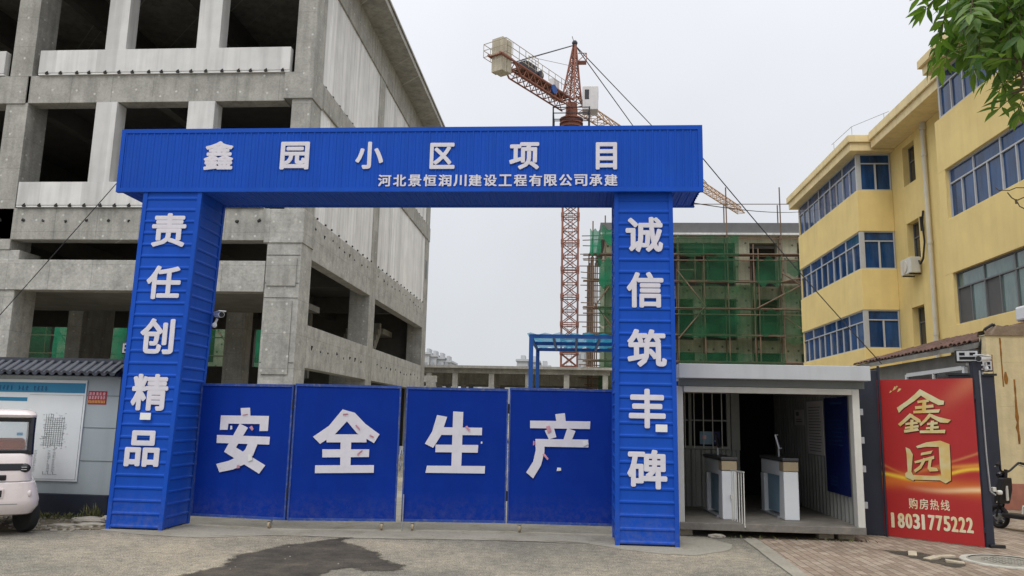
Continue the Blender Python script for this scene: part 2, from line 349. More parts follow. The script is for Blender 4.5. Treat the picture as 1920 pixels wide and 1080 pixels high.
# paved ground materials ------------------------------------------------
def groundmat(name, kind, soak=0.0):
    m = bpy.data.materials.new(name); m.use_nodes = True; t = m.node_tree; L = t.links.new
    b = t.nodes['Principled BSDF']; b.inputs['Roughness'].default_value = .93; b.inputs['Specular IOR Level'].default_value = .22
    tc = N(t, 'ShaderNodeTexCoord'); co = tc.outputs['Object']
    def ns(scale, det=8, rough=.65, vec=None):
        n = N(t, 'ShaderNodeTexNoise'); n.inputs['Scale'].default_value = scale; n.inputs['Detail'].default_value = det; n.inputs['Roughness'].default_value = rough; L(vec or co, n.inputs['Vector']); return n.outputs[0]
    def ramp(f, a0, a1, c0, c1):
        r = N(t, 'ShaderNodeValToRGB'); r.color_ramp.elements[0].position = a0; r.color_ramp.elements[1].position = a1; r.color_ramp.elements[0].color = rgb(c0); r.color_ramp.elements[1].color = rgb(c1); L(f, r.inputs[0]); return r.outputs[0]
    def mix(f, a, b_, mode='MIX'):
        x = N(t, 'ShaderNodeMix', data_type='RGBA'); x.blend_type = mode
        if isinstance(f, float): x.inputs[0].default_value = f
        else: L(f, x.inputs[0])
        L(a, x.inputs[6]); L(b_, x.inputs[7]); return x.outputs[2]
    if kind == 'road':
        c = ramp(ns(.55), .3, .7, (.212, .196, .165), (.328, .302, .25))
        big = ramp(ns(.28, 5), .42, .62, (.72, .75, .78), (1.08, 1.05, 1.0)); c = mix(1.0, c, big, 'MULTIPLY')
        ag = ramp(ns(62, 3, .85), .36, .64, (.30, .30, .31), (1.72, 1.68, 1.6)); c = mix(1.0, c, ag, 'MULTIPLY')
        mid = ramp(ns(9, 8, .75), .35, .66, (.68, .68, .68), (1.28, 1.27, 1.24)); c = mix(1.0, c, mid, 'MULTIPLY')
        h = ns(75, 3, .8); hs, hd = .55, .012
    elif kind == 'stain':
        c = ramp(ns(1.8), .3, .7, (.042, .039, .034), (.105, .092, .075))
        ag = ramp(ns(75, 3, .8), .35, .66, (.45, .45, .46), (1.5, 1.46, 1.4)); c = mix(1.0, c, ag, 'MULTIPLY')
        mid = ramp(ns(5, 7), .35, .7, (.7, .7, .7), (1.3, 1.28, 1.2)); c = mix(1.0, c, mid, 'MULTIPLY')
        h = ns(75, 3, .8); hs, hd = .5, .012; b.inputs['Roughness'].default_value = .8
    elif kind == 'halo':
        c = ramp(ns(.9), .3, .7, (.125, .115, .098), (.185, .17, .145))
        ag = ramp(ns(62, 3, .85), .36, .64, (.30, .30, .31), (1.72, 1.68, 1.6)); c = mix(1.0, c, ag, 'MULTIPLY')
        h = ns(62, 3, .8); hs, hd = .5, .012
    elif kind == 'apron':
        c = ramp(ns(1.1), .3, .7, (.235, .22, .18), (.34, .318, .265))
        fine = ramp(ns(28, 5), .3, .7, (.82, .82, .82), (1.12, 1.12, 1.1)); c = mix(1.0, c, fine, 'MULTIPLY')
        d = ramp(ns(2.3, 8), .52, .72, (1, 1, 1), (.72, .68, .6)); c = mix(1.0, c, d, 'MULTIPLY')
        h = ns(30, 6); hs, hd = .3, .008
    else:
        mp = N(t, 'ShaderNodeMapping'); mp.inputs['Rotation'].default_value = (0, 0, math.radians(90)); L(co, mp.inputs[0])
        bk = N(t, 'ShaderNodeTexBrick'); bk.inputs['Scale'].default_value = 1.0; bk.inputs['Brick Width'].default_value = .21; bk.inputs['Row Height'].default_value = .105
        bk.inputs['Mortar Size'].default_value = .006; bk.inputs['Mortar Smooth'].default_value = .5; bk.inputs['Bias'].default_value = 0
        bk.inputs['Color1'].default_value = (.215, .165, .13, 1); bk.inputs['Color2'].default_value = (.33, .275, .225, 1); bk.inputs['Mortar'].default_value = (.10, .085, .07, 1)
        wv = N(t, 'ShaderNodeVectorMath', operation='ADD'); nz = N(t, 'ShaderNodeTexNoise'); nz.inputs['Scale'].default_value = 1.5; L(co, nz.inputs['Vector'])
        sc = N(t, 'ShaderNodeVectorMath', operation='SCALE'); sc.inputs['Scale'].default_value = .03; L(nz.outputs[1], sc.inputs[0]); L(mp.outputs[0], wv.inputs[0]); L(sc.outputs[0], wv.inputs[1])
        L(wv.outputs[0], bk.inputs['Vector']); c = bk.outputs[0]
        d = ramp(ns(.9), .3, .7, (.78, .78, .76), (1.2, 1.16, 1.1)); c = mix(1.0, c, d, 'MULTIPLY')
        d2 = ramp(ns(40, 4, .8), .3, .7, (.78, .78, .78), (1.2, 1.2, 1.18)); c = mix(1.0, c, d2, 'MULTIPLY')
        h = bk.outputs['Fac']; hs, hd = -.6, .006
    if soak:
        at_ = N(t, 'ShaderNodeAttribute'); at_.attribute_name = 'edge'
        sm_ = N(t, 'ShaderNodeMath', operation='ADD'); L(at_.outputs['Fac'], sm_.inputs[0]); n_ = N(t, 'ShaderNodeMapRange'); n_.inputs[1].default_value = .3; n_.inputs[2].default_value = .7; n_.inputs[3].default_value = -.5; n_.inputs[4].default_value = .2; L(ns(16, 8, .75), n_.inputs[0]); L(n_.outputs[0], sm_.inputs[1])
        q_ = N(t, 'ShaderNodeMapRange'); q_.inputs[1].default_value = 0; q_.inputs[2].default_value = .45; q_.inputs[4].default_value = soak; L(sm_.outputs[0], q_.inputs[0]); L(q_.outputs[0], b.inputs['Alpha'])
    L(c, b.inputs['Base Color'])
    bp = N(t, 'ShaderNodeBump'); bp.inputs['Strength'].default_value = abs(hs); bp.inputs['Distance'].default_value = hd; bp.invert = hs < 0; L(h, bp.inputs['Height']); L(bp.outputs[0], b.inputs['Normal'])
    return m
M['road'] = groundmat('worn_asphalt', 'road'); M['stain'] = groundmat('damp_patch', 'stain', .93); M['stain_faint'] = groundmat('faint_stain', 'stain', .42); M['apron'] = groundmat('concrete_apron', 'apron'); M['paver'] = groundmat('brick_paving', 'paver')
# ------------------------------------------------------------------ lettering
_gc = {}
def glyph(s, res):
    k = (s, res)
    if k not in _gc:
        c = bpy.data.curves.new('lettering', 'FONT'); c.body = s; c.size = 1; c.extrude = .5; c.resolution_u = res
        o = bpy.data.objects.new('lettering', c); COL.objects.link(o)
        me = bpy.data.meshes.new_from_object(o.evaluated_get(bpy.context.evaluated_depsgraph_get()))
        vs = [v.co.copy() for v in me.vertices]; fs = [tuple(p.vertices) for p in me.polygons]
        bpy.data.objects.remove(o); bpy.data.curves.remove(c); bpy.data.meshes.remove(me)
        _gc[k] = (vs, fs)
    return _gc[k]
OFF8 = [(math.cos(i * math.pi / 6), math.sin(i * math.pi / 6)) for i in range(12)] + [(0, 0)]
OFF4 = [(1, .6), (-1, .6), (1, -.6), (-1, -.6), (0, 0)]
def text(name, s, parent, O, U, Vv, rect, m, bold=.03, depth=.012, res=3, off=OFF8, gap=.0, shear=0.0, boldv=None):
    vs, fs = glyph(s, res); Nn = U.cross(Vv).normalized(); bv = bold if boldv is None else boldv
    x0 = min(v.x for v in vs) - bold; x1 = max(v.x for v in vs) + bold; y0 = min(v.y for v in vs) - bv; y1 = max(v.y for v in vs) + bv
    u0, u1, w0, w1 = rect; mb = MB()
    for k, (dx, dy) in enumerate(off if bold else [(0, 0)]):
        pts = []
        for v in vs:
            a = (v.x + dx * bold - x0) / (x1 - x0); b = (v.y + dy * bv - y0) / (y1 - y0)
            pts.append(O + U * (u0 + (u1 - u0) * a) + Vv * (w0 + (w1 - w0) * b + shear * (u1 - u0) * (a - .5)) + Nn * (gap + (v.z + .5) * depth + k * .00025))
        mb.add(pts, fs)
    return mb.build(name, m, parent)
def rect_on(px, O, U, Vv):
    n = U.cross(Vv); x0, y0, x1, y1 = px; mx_, my_ = (x0 + x1) / 2, (y0 + y1) / 2
    f = lambda a, b, ax: (apl(a, b, O, n) - O).dot(ax)
    return (f(x0, my_, U), f(x1, my_, U), f(mx_, y1, Vv), f(mx_, y0, Vv))
X_, Y_, Z_ = V((1, 0, 0)), V((0, 1, 0)), V((0, 0, 1))
def strokes(name, polys, parent, O, U, Vv, m, frame, depth=.008, gap=0.0, dxy=(0, 0)):
    # a cut out character: every stroke a flat polygon; frame = (x0, y0, scale) of the tracing
    n = U.cross(Vv).normalized(); mb = MB(); x0, y0, k = frame
    for i, poly in enumerate(polys):
        P = [apl(x0 + x / k, y0 + y / k, O, n) + U * dxy[0] + Vv * dxy[1] + n * (gap + i * .0004) for x, y in poly]; mb.prism(P, n * depth)
    return mb.build(name, m, parent)
BIG = {'安': ((360, 700, 2.843), [[(260, 185), (310, 183), (312, 232), (263, 232)], [(155, 224), (411, 227), (405, 307), (360, 308), (362, 270), (195, 268), (190, 301), (149, 301)], [(134, 328), (416, 338), (412, 380), (132, 371)], [(255, 268), (299, 290), (235, 395), (391, 490), (358, 535), (172, 418)], [(300, 372), (352, 372), (325, 440), (280, 485), (220, 512), (147, 527), (130, 483), (200, 465), (250, 440), (285, 405)]]),
 '全': ((360, 700, 2.843), [[(803, 192), (845, 235), (765, 322), (683, 376), (645, 338), (730, 280)], [(803, 192), (868, 210), (925, 270), (1000, 325), (970, 372), (880, 320), (828, 258)], [(715, 325), (930, 325), (930, 368), (718, 368)], [(793, 325), (850, 325), (845, 492), (790, 492)], [(695, 405), (945, 405), (943, 446), (695, 448)], [(657, 490), (970, 489), (969, 530), (655, 532)]]),
 '生': ((740, 700, 2.843), [[(226, 222), (280, 232), (248, 330), (205, 397), (161, 375), (200, 310)], [(240, 287), (466, 290), (465, 330), (235, 328)], [(312, 203), (366, 206), (355, 494), (302, 494)], [(218, 380), (446, 382), (443, 423), (217, 420)], [(172, 492), (482, 494), (480, 534), (164, 530)]]),
 '产': ((740, 700, 2.843), [[(856, 218), (907, 212), (912, 256), (862, 258)], [(722, 252), (1043, 256), (1041, 297), (722, 292)], [(800, 305), (848, 288), (862, 340), (822, 352)], [(920, 292), (964, 308), (945, 354), (900, 352)], [(750, 350), (1032, 353), (1033, 395), (750, 390)], [(750, 350), (800, 350), (798, 420), (780, 490), (738, 560), (701, 528), (738, 470), (752, 410)]])}
BRUSH = {'鑫': [[(262, 122), (278, 152), (232, 190), (168, 233), (141, 260), (129, 230), (190, 188), (235, 150)], [(262, 122), (320, 153), (380, 185), (403, 190), (401, 212), (370, 215), (300, 180), (264, 156)], [(248, 190), (312, 181), (316, 196), (250, 204)], [(278, 185), (301, 183), (297, 252), (275, 252)], [(235, 222), (340, 211), (343, 228), (236, 239)], [(225, 248), (380, 238), (372, 258), (226, 263)], [(205, 262), (226, 272), (172, 320), (150, 338), (136, 325), (165, 300)], [(205, 262), (265, 298), (271, 315), (255, 316), (210, 286)], [(180, 318), (250, 309), (251, 323), (180, 331)], [(209, 300), (227, 298), (223, 362), (205, 362)], [(177, 341), (256, 330), (256, 344), (177, 353)], [(172, 358), (250, 347), (259, 362), (190, 373), (172, 373)], [(318, 262), (336, 270), (300, 310), (268, 336), (262, 322), (290, 296)], [(318, 262), (370, 283), (443, 300), (425, 318), (380, 315), (328, 286)], [(305, 318), (366, 311), (367, 325), (305, 331)], [(327, 305), (346, 304), (341, 366), (321, 366)], [(299, 343), (373, 335), (373, 349), (299, 355)], [(262, 362), (411, 357), (409, 377), (264, 377)]],
 '园': [[(180, 458), (205, 470), (222, 500), (214, 600), (236, 640), (225, 652), (180, 632), (177, 610), (192, 598), (186, 500)], [(200, 618), (395, 627), (442, 645), (412, 668), (380, 650), (230, 646), (190, 634)], [(240, 453), (300, 430), (380, 420), (433, 440), (430, 457), (300, 456), (248, 464)], [(372, 448), (434, 440), (440, 540), (443, 650), (412, 668), (390, 640), (378, 560)], [(270, 491), (337, 477), (327, 496), (268, 506)], [(230, 540), (345, 507), (346, 526), (236, 552)], [(284, 520), (301, 525), (270, 582), (235, 606), (229, 590), (262, 565)], [(316, 518), (333, 521), (326, 573), (361, 578), (371, 596), (320, 599), (307, 580)]]}
# ================================================================== GROUND
def patch(name, pts, z, m, jit=.03, step=.12, smooth_it=1):
    out = []
    n = len(pts)
    for i in range(n):
        a = V((pts[i][0], pts[i][1], z)); b = V((pts[(i + 1) % n][0], pts[(i + 1) % n][1], z)); k = max(1, int((b - a).length / step))
        for j in range(k):
            p = a.lerp(b, j / k); w = noise.noise_vector(p * 2.3) * jit * 1.6 + noise.noise_vector(p * 9) * jit * .6
            out.append(p + V((w.x, w.y, 0)))
    mb = MB(); mb.add(out, [tuple(range(len(out)))])
    o = mb.build(name, m); tag(o, kind='structure')
    return o
g = MB(); g.add([(-600, -200, 0), (600, -200, 0), (600, 1500, 0), (-600, 1500, 0)], [(0, 1, 2, 3)]); tag(g.build('ground', M['road']), kind='structure')
patch('concrete_apron', [(-6.75, 11.3), (-6.3, 10.43), (-5.4, 10.12), (-4.7, 10.06), (-4.3, 10.3), (-4.0, 10.46), (-2.6, 10.5), (-1.5, 10.63), (-.07, 10.69), (.28, 10.64), (.73, 10.24), (1.1, 10.05), (1.49, 10.03), (1.94, 10.4), (2.17, 11.0), (1.9, 11.6), (2.5, 11.75), (2.5, 17), (-6.75, 17)], .004, M['apron'], .025)
def stain(name, pts, z, m, width):
    # a stain that soaks out: point attribute 'edge' runs from 0 on its rim to 1 inside
    P = [(V((p[0], p[1])), V((q[0], q[1]))) for p, q in zip(pts, pts[1:] + pts[:1])]
    def depth(x, y):
        c = V((x, y)); ins = False; best = 9
        for p, q in P:
            if (p.y > y) != (q.y > y) and x < (q.x - p.x) * (y - p.y) / (q.y - p.y) + p.x: ins = not ins
            d_ = q - p; t_ = max(0, min(1, (c - p).dot(d_) / d_.dot(d_))); best = min(best, (p + d_ * t_ - c).length)
        return best if ins else -best
    x0, x1 = min(p[0] for p in pts) - .1, max(p[0] for p in pts) + .1; y0, y1 = min(p[1] for p in pts) - .1, max(p[1] for p in pts) + .1
    st = .045; nx, ny = int((x1 - x0) / st) + 1, int((y1 - y0) / st) + 1; E_ = {}; idx = {}; vs = []; val = []; fs = []
    for i in range(nx):
        for j in range(ny):
            x, y = x0 + i * st, y0 + j * st; w = noise.noise_vector(V((x, y, 0)) * 2.6) * .06 + noise.noise_vector(V((x, y, 0)) * 8) * .05; E_[i, j] = depth(x + w.x, y + w.y) / width
    def vert(i, j):
        if (i, j) not in idx: idx[i, j] = len(vs); vs.append(V((x0 + i * st, y0 + j * st, z))); val.append(max(0.0, min(1.0, E_[i, j])))
        return idx[i, j]
    for i in range(nx - 1):
        for j in range(ny - 1):
            if max(E_[i, j], E_[i + 1, j], E_[i + 1, j + 1], E_[i, j + 1]) > 0: fs.append((vert(i, j), vert(i + 1, j), vert(i + 1, j + 1), vert(i, j + 1)))
    mb = MB(); mb.add(vs, fs); o = mb.build(name, m); at_ = o.data.attributes.new('edge', 'FLOAT', 'POINT'); at_.data.foreach_set('value', val); tag(o, kind='structure'); return o
X_, Y_, Z_ = V((1, 0, 0)), V((0, 1, 0)), V((0, 0, 1))
stain('damp_patch', [(-4.1, 7.0), (-3.7, 8.35), (-3.82, 9.0), (-3.55, 9.75), (-3.15, 10.28), (-3.0, 10.56), (-2.84, 10.55), (-2.86, 10.2), (-2.58, 9.9), (-2.2, 9.45), (-2.0, 9.0), (-1.76, 8.74), (-1.68, 8.5), (-1.84, 8.32), (-2.12, 8.28), (-2.33, 8.45), (-2.42, 8.36), (-2.45, 8.0), (-2.52, 7.6), (-2.55, 7.0)], .0045, M['stain'], .15)
stain('sunken_paving', [(4.0, 11.0), (4.4, 10.9), (4.85, 10.5), (4.70, 10.0), (4.40, 9.72), (4.2, 10.2), (4.1, 10.6)], .009, M['stain'], .08)
def crack(pts, w):
    mb = MB(); P = []
    for a_, b_ in zip(pts[:-1], pts[1:]):
        a_ = V((a_[0], a_[1], .0062)); b_ = V((b_[0], b_[1], .0062)); k_ = max(2, int((b_ - a_).length / .05))
        for i in range(k_): q = a_.lerp(b_, i / k_); P.append(q + noise.noise_vector(q * 7) .to_2d().to_3d() * .035)
    vs = []
    for i, q in enumerate(P): ww = w * (.4 + abs(noise.noise(q * 5)) * 1.6); vs += [q + V((0, -ww, 0)), q + V((0, ww, 0))]
    mb.add(vs, [(2 * i, 2 * i + 2, 2 * i + 3, 2 * i + 1) for i in range(len(P) - 1)]); tag(mb.build('road_crack', M['crackdark']), kind='structure')
M['crackdark'] = mat('crack_dirt', (.045, .04, .034), .95, .1)
crack([(-2.6, 10.44), (-1.6, 10.6), (-.9, 10.66), (-.1, 10.72), (.3, 10.68)], .008); crack([(-4.9, 10.15), (-4.2, 10.42), (-3.4, 10.5), (-2.6, 10.44)], .004)
crack([(-.2, 10.6), (-.5, 9.6), (-.3, 8.6), (-.8, 7.6)], .003); crack([(1.6, 9.9), (1.2, 9.0), (1.5, 8.2), (1.3, 7)], .003)
patch('paved_forecourt', [(2.46, 6.0), (2.46, 11.75), (2.5, 11.9), (2.7, 17), (14, 17), (14, 6.0)], .005, M['paver'], .006)
patch('kerb_strip', [(2.30, 6.0), (2.40, 11.5), (2.56, 11.7), (2.60, 11.5), (2.46, 6.0)], .009, M['apron'], .008)
patch('bare_dirt', [(-9.5, 10.4), (-8.2, 10.1), (-7.5, 10.0), (-6.9, 10.25), (-6.35, 10.5), (-6.3, 11.5), (-9.5, 11.5)], .008, M['dirt'], .06)

# ================================================================== ENTRANCE GATEWAY
gw = thing('entrance_gateway', 'tall blue ribbed metal gateway with two pillars and white characters', 'gateway', (-2.4, 10.9, 0))
RIB_H = [(0, 0), (.012, .012), (.030, .013), (.045, .002), (.062, 0), (.169, 0)]
RIB_V = [(0, 0), (.008, .010), (.022, .010), (.032, 0), (.068, 0), (.073, .004), (.080, .004), (.085, 0)]
def pillar(x0b, x1b, x0t, x1t, y0, y1, zt, chars, label):
    mb = MB(); w = x1b - x0b; d = y1 - y0; t = .045
    mb.corr((x0b + t, y0, 0.02), Z_, X_, -Y_, zt - .02, w - 2 * t, RIB_H, .17)
    mb.corr((x1b, y0 + t, 0.02), Z_, Y_, X_, zt - .02, d - 2 * t, RIB_H, .17, phase=.05)
    mb.corr((x0b, y0 + t, 0.02), Z_, Y_, -X_, zt - .02, d - 2 * t, RIB_H, .17, phase=.11)
    mb.corr((x0b + t, y1, 0.02), Z_, X_, Y_, zt - .02, w - 2 * t, RIB_H, .17)
    tr = MB()
    for cx in (x0b, x1b):
        for cy in (y0, y1):
            sxn = 1 if cx == x0b else -1; syn = 1 if cy == y0 else -1
            tr.box(cx - sxn * .014, cx + sxn * t, cy - syn * .016, cy + syn * .002, 0.0, zt - .003)
            tr.box(cx - sxn * .014, cx + sxn * .002, cy + syn * .002, cy + syn * t, 0.0, zt - .003)
    for m_ in (mb, tr):
        for p in m_.v:
            f = p.z / zt; q = (p.x - x0b) / w
            p.x = (x0b + (x0t - x0b) * f) * (1 - q) + (x1b + (x1t - x1b) * f) * q
    pl = mb.build('pillar', M['blue'], gw, loc=None); tag(pl, label)
    tr.build('corner_trim', M['blue'], pl)
    O = V((0, y0 - .016, 0))
    for s, px in chars:
        text('character', s, pl, O, X_, Z_, rect_on(px, O, X_, Z_), M['letter'], .030, .006)
    return pl
def paper(parent, px, O, U, Vv, m, name='paper_patch'):
    r = rect_on(px, O, U, Vv); n = U.cross(Vv).normalized(); mb = MB()
    mb.obox(O, U, Vv, n, r[0], r[1], r[2], r[3], .02, .022); return mb.build(name, m, parent)
pL = pillar(-6.28, -5.51, -6.22, -5.37, 10.55, 11.3, 4.735, [('责', (285, 400, 349, 463)), ('任', (275, 498, 339, 561)), ('创', (263, 597, 327, 664)), ('精', (247, 701, 315, 770)), ('品', (235, 807, 300, 875))], 'pillar bearing five white characters beside the tiled wall')
pR = pillar(0.59, 1.39, 0.58, 1.354, 10.62, 11.35, 4.735, [('诚', (1173, 407, 1243, 473)), ('信', (1175, 510, 1244, 577)), ('筑', (1176, 617, 1250, 688)), ('丰', (1179, 729, 1248, 803)), ('碑', (1176, 843, 1251, 917))], 'pillar bearing five white characters beside the white booth')
paper(pL, (264, 774, 284, 787), V((0, 10.53, 0)), X_, Z_, M['paper']); paper(pR, (1229, 796, 1251, 810), V((0, 10.6, 0)), X_, Z_, M['paper'])
bx0, bx1, by0, by1, bz0, bz1 = -6.64, 1.765, 10.53, 11.36, 4.74, 5.672
mb = MB(); t = .05
mb.corr((bx0 + t, by0, bz0 + t), X_, Z_, -Y_, bx1 - bx0 - 2 * t, bz1 - bz0 - 2 * t, RIB_V, .105)
mb.corr((bx0 + t, by1, bz0 + t), X_, Z_, Y_, bx1 - bx0 - 2 * t, bz1 - bz0 - 2 * t, RIB_V, .105)
mb.corr((bx0 + t, by0 + t, bz0), X_, Y_, -Z_, bx1 - bx0 - 2 * t, by1 - by0 - 2 * t, RIB_V, .105)
mb.corr((bx0, by0 + t, bz0 + t), Y_, Z_, -X_, by1 - by0 - 2 * t, bz1 - bz0 - 2 * t, RIB_V, .105)
mb.corr((bx1, by0 + t, bz0 + t), Y_, Z_, X_, by1 - by0 - 2 * t, bz1 - bz0 - 2 * t, RIB_V, .105)
mb.box(bx0 + .03, bx1 - .03, by0 + .03, by1 - .03, bz1 - .04, bz1 - .01)
beam = mb.build('beam', M['blue'], gw)
tr = MB()
for yy, sg in ((by0, 1), (by1, -1)):
    for zz, sz in ((bz0, 1), (bz1, -1)):
        tr.box(bx0 - .012, bx1 + .012, yy - sg * .014, yy + sg * .003, zz - sz * .012, zz + sz * t)
        tr.box(bx0 - .012, bx1 + .012, yy + sg * .003, yy + sg * t, zz - sz * .012, zz + sz * .003)
    for xx, sx_ in ((bx0, 1), (bx1, -1)):
        tr.box(xx - sx_ * .013, xx + sx_ * t, yy - sg * .0135, yy + sg * .0035, bz0 + t, bz1 - t)
        tr.box(xx - sx_ * .013, xx + sx_ * .003, yy + sg * .0035, yy + sg * t, bz0 + t, bz1 - t)
tr.build('edge_trim', M['blue'], beam)
O = V((0, by0 - .012, 0))
for s, px in [('鑫', (383, 265, 438, 319)), ('园', (526, 266, 580, 318)), ('小', (667, 266, 719, 317)), ('区', (806, 268, 853, 317)), ('项', (955, 267, 1011, 318)), ('目', (1117, 267, 1157, 318))]:
    text('character', s, beam, O, X_, Z_, rect_on(px, O, X_, Z_), M['letter'], .032, .007)
sm = '河北景恒润川建设工程有限公司承建'
for i, s in enumerate(sm):
    x0 = 709 + i * (1157 - 709 + 4.5) / 16
    text('small_character', s, beam, O, X_, Z_, rect_on((x0, 327.5 - i * .06, x0 + 24.5, 350 - i * .06), O, X_, Z_), M['letter'], .028, .006, 2, OFF4)

# ================================================================== GATE LEAVES
def leaf(p0, p1, z0, z1, ch, px, casters, label, scraps=(), hinge=0):
    p0 = V((p0[0], p0[1], 0)); p1 = V((p1[0], p1[1], 0)); U = (p1 - p0).normalized(); n = U.cross(Z_); W = (p1 - p0).length
    o = thing('gate_leaf', label, 'gate leaf', p0, 'blue sheet gate leaves on casters')
    mb = MB()
    k = 14
    vs = []; fs = []
    for i in range(k + 1):
        for j in range(k + 1):
            u = W * i / k; z = z0 + (z1 - z0) * j / k; w = noise.noise(V((p0.x + u * 1.3, z * 1.1, 3))) * .007
            vs.append(p0 + U * u + Z_ * z + n * w)
    for i in range(k):
        for j in range(k): fs.append((i * (k + 1) + j, (i + 1) * (k + 1) + j, (i + 1) * (k + 1) + j + 1, i * (k + 1) + j + 1))
    mb.add(vs, fs)
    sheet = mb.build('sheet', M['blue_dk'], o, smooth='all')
    fr = MB(); e = .03
    fr.obox(p0, U, Z_, n, -.004, W + .004, z1 - e, z1 + .006, -.045, .012); fr.obox(p0, U, Z_, n, -.004, W + .004, z0 - .006, z0 + e, -.045, .012)
    fr.obox(p0, U, Z_, n, -.004, .018, z0 + e, z1 - e, -.045, .011); fr.obox(p0, U, Z_, n, W - .018, W + .004, z0 + e, z1 - e, -.045, .011)
    fr.obox(p0, U, Z_, n, .03, W - .03, 1.05, 1.09, -.05, -.012)
    fr.build('frame', M['blue_edge'], o)
    if hinge:
        for zz in (z0 + .3, z1 - .35):
            hg = MB(); hg.cyl(p0 + U * (W + .012) + n * .012 + Z_ * zz, p0 + U * (W + .012) + n * .012 + Z_ * (zz + .14), .012, 8)
            hg.build('hinge', M['black'], o)
    Oc = p0 + n * .013
    strokes('character', BIG[ch][1], o, Oc, U, Z_, M['letter'], BIG[ch][0], .004)
    for u in casters:
        c = MB(); q = p0 + U * u - n * .02
        c.obox(q, U, Z_, n, -.03, .03, z0 - .022, z0 - .007, -.035, .035)
        for s_ in (-1, 1): c.obox(q, U, Z_, n, s_ * .024 - .003, s_ * .024 + .003, .045, z0 - .022, -.02, .02)
        f = c.build('caster', M['steel'], o)
        w = MB(); w.cyl(q + U * -.016 + Z_ * .052, q + U * .016 + Z_ * .052, .048, 16); w.build('wheel', M['rustwheel'], f, smooth=True)
    for (x, y, w_, h_, rot, mk) in scraps:
        c = apl(x, y, Oc, n); a = math.radians(rot); uu = U * math.cos(a) + Z_ * math.sin(a); vv = -U * math.sin(a) + Z_ * math.cos(a)
        s_ = w_ * .0078; t_ = h_ * .0078; m_ = MB()
        m_.add([c + n * .016 + uu * -s_ / 2 + vv * -t_ / 2, c + n * .022 + uu * s_ / 2 + vv * -t_ / 2 * .7, c + n * .03 + uu * s_ * .45 + vv * t_ / 2, c + n * .02 + uu * -s_ * .4 + vv * t_ * .55], [(0, 1, 2, 3)])
        m_.build('paper_scrap', M[mk], o)
    return o
leaf((-5.43, 11.20), (-3.985, 11.03), .13, 2.005, '安', (406, 765, 506, 888), (1.22,), 'blue gate leaf with white character 安, hinged at the pillar near the tiled wall', [(435, 802, 5, 7, 0, 'paper'), (473, 803, 9, 6, -50, 'pinkpaper'), (470, 858, 9, 13, 10, 'paper'), (448, 875, 7, 6, 0, 'pinkpaper'), (461, 778, 12, 2, 8, 'pinkpaper')], 1)
leaf((-3.955, 11.035), (-2.475, 11.275), .13, 2.02, '全', (587, 767, 712, 888), (1.31,), 'blue gate leaf with white character 全, between the 安 and 生 leaves', [(648, 777, 10, 3, 5, 'pinkpaper'), (671, 801, 12, 3, -48, 'pinkpaper'), (675, 849, 13, 3, 42, 'pinkpaper'), (697, 818, 9, 3, -25, 'pinkpaper')])
leaf((-2.395, 11.30), (-.93, 11.475), .13, 2.015, '生', (797, 770, 910, 888), (.16,), 'blue gate leaf with white character 生, its caster beside the centre gap', [(877, 803, 11, 4, -50, 'pinkpaper'), (903, 830, 3, 4, 0, 'paper')], 1)
leaf((-.905, 11.475), (.595, 11.5), .13, 2.035, '产', (986, 775, 1107, 900), (.18,), 'blue gate leaf with white character 产, next to the pillar by the booth', [(1029, 805, 8, 12, 20, 'pinkpaper'), (1001, 831, 3, 8, 0, 'pinkpaper'), (1023, 856, 14, 4, -50, 'pinkpaper'), (1048, 880, 8, 6, 0, 'paper'), (1098, 831, 10, 9, 15, 'paper')])
lt = thing('gate_latch', 'grey steel latch bolt and chain in the gap between two gate leaves', 'latch', (-2.435, 11.3, .9))
m_ = MB(); m_.box(-2.47, -2.41, 11.29, 11.31, 1.05, 1.17); m_.build('latch_plate', M['steel'], lt)
m_ = MB(); m_.tube([V((-2.44, 11.28, 1.12)), V((-2.455, 11.26, 1.0)), V((-2.43, 11.26, .9)), V((-2.45, 11.28, .82))], .011, 6); m_.build('chain', M['steel'], lt)
m_ = MB(); m_.cyl((-2.37, 11.27, .01), (-2.37, 11.27, .5), .010, 8); m_.build('drop_bolt', M['steel'], lt)

# ================================================================== UNFINISHED CONCRETE BUILDING
ub = thing('unfinished_building', 'bare grey concrete frame building with white wall panels and empty window openings', 'building', (-16, 29, 0))
XS, YF, YE = -7.26, 20.0, 38.2
XW0 = -34.0
def part(name, m, parent, *boxes, bevel=0):
    mb = MB()
    for b in boxes: mb.box(*b)
    return mb.build(name, m, parent, bevel=bevel)
C1, C2 = M['conc'], M['conc2']
# columns of the front row, bays 8.2 m apart
part('column', C1, ub, (-7.82, XS, 20, 20.85, 7.05, 14.2), bevel=.015)
part('column', C2, ub, (-8.22, XS, 20, 20.85, 0, 7.045), bevel=.015)
part('column_facing', C1, ub, (-8.14, -7.42, 19.965, 19.997, 2.6, 4.55), (-8.16, -7.36, 19.968, 19.996, 4.95, 5.7))
for x in (-16.2, -24.4):
    part('column', C1, ub, (x, x + .66, 20, 20.85, 5.9, 15.3), bevel=.015)
    part('column', C2, ub, (x - .1, x + .95, 20.02, 20.9, 0, 5.895), bevel=.015)
part('column', C1, ub, (-8.0, XS, 27.2, 28.0, 0, 15.3), bevel=.015)
part('column', C1, ub, (-8.0, XS, 37.2, YE, 0, 15.3), bevel=.015)
for x in (-16.2, -24.4):
    part('column', M['greywall'], ub, (x, x + .7, 27.2, 27.9, 0, 6.2), bevel=.015)
part('column', C1, ub, (-18.5, -17.94, 27.2, 29.2, 0, 6.2), bevel=.015); part('column', C1, ub, (-12.5, -11.8, 27.2, 27.9, 0, 6.2), bevel=.015)
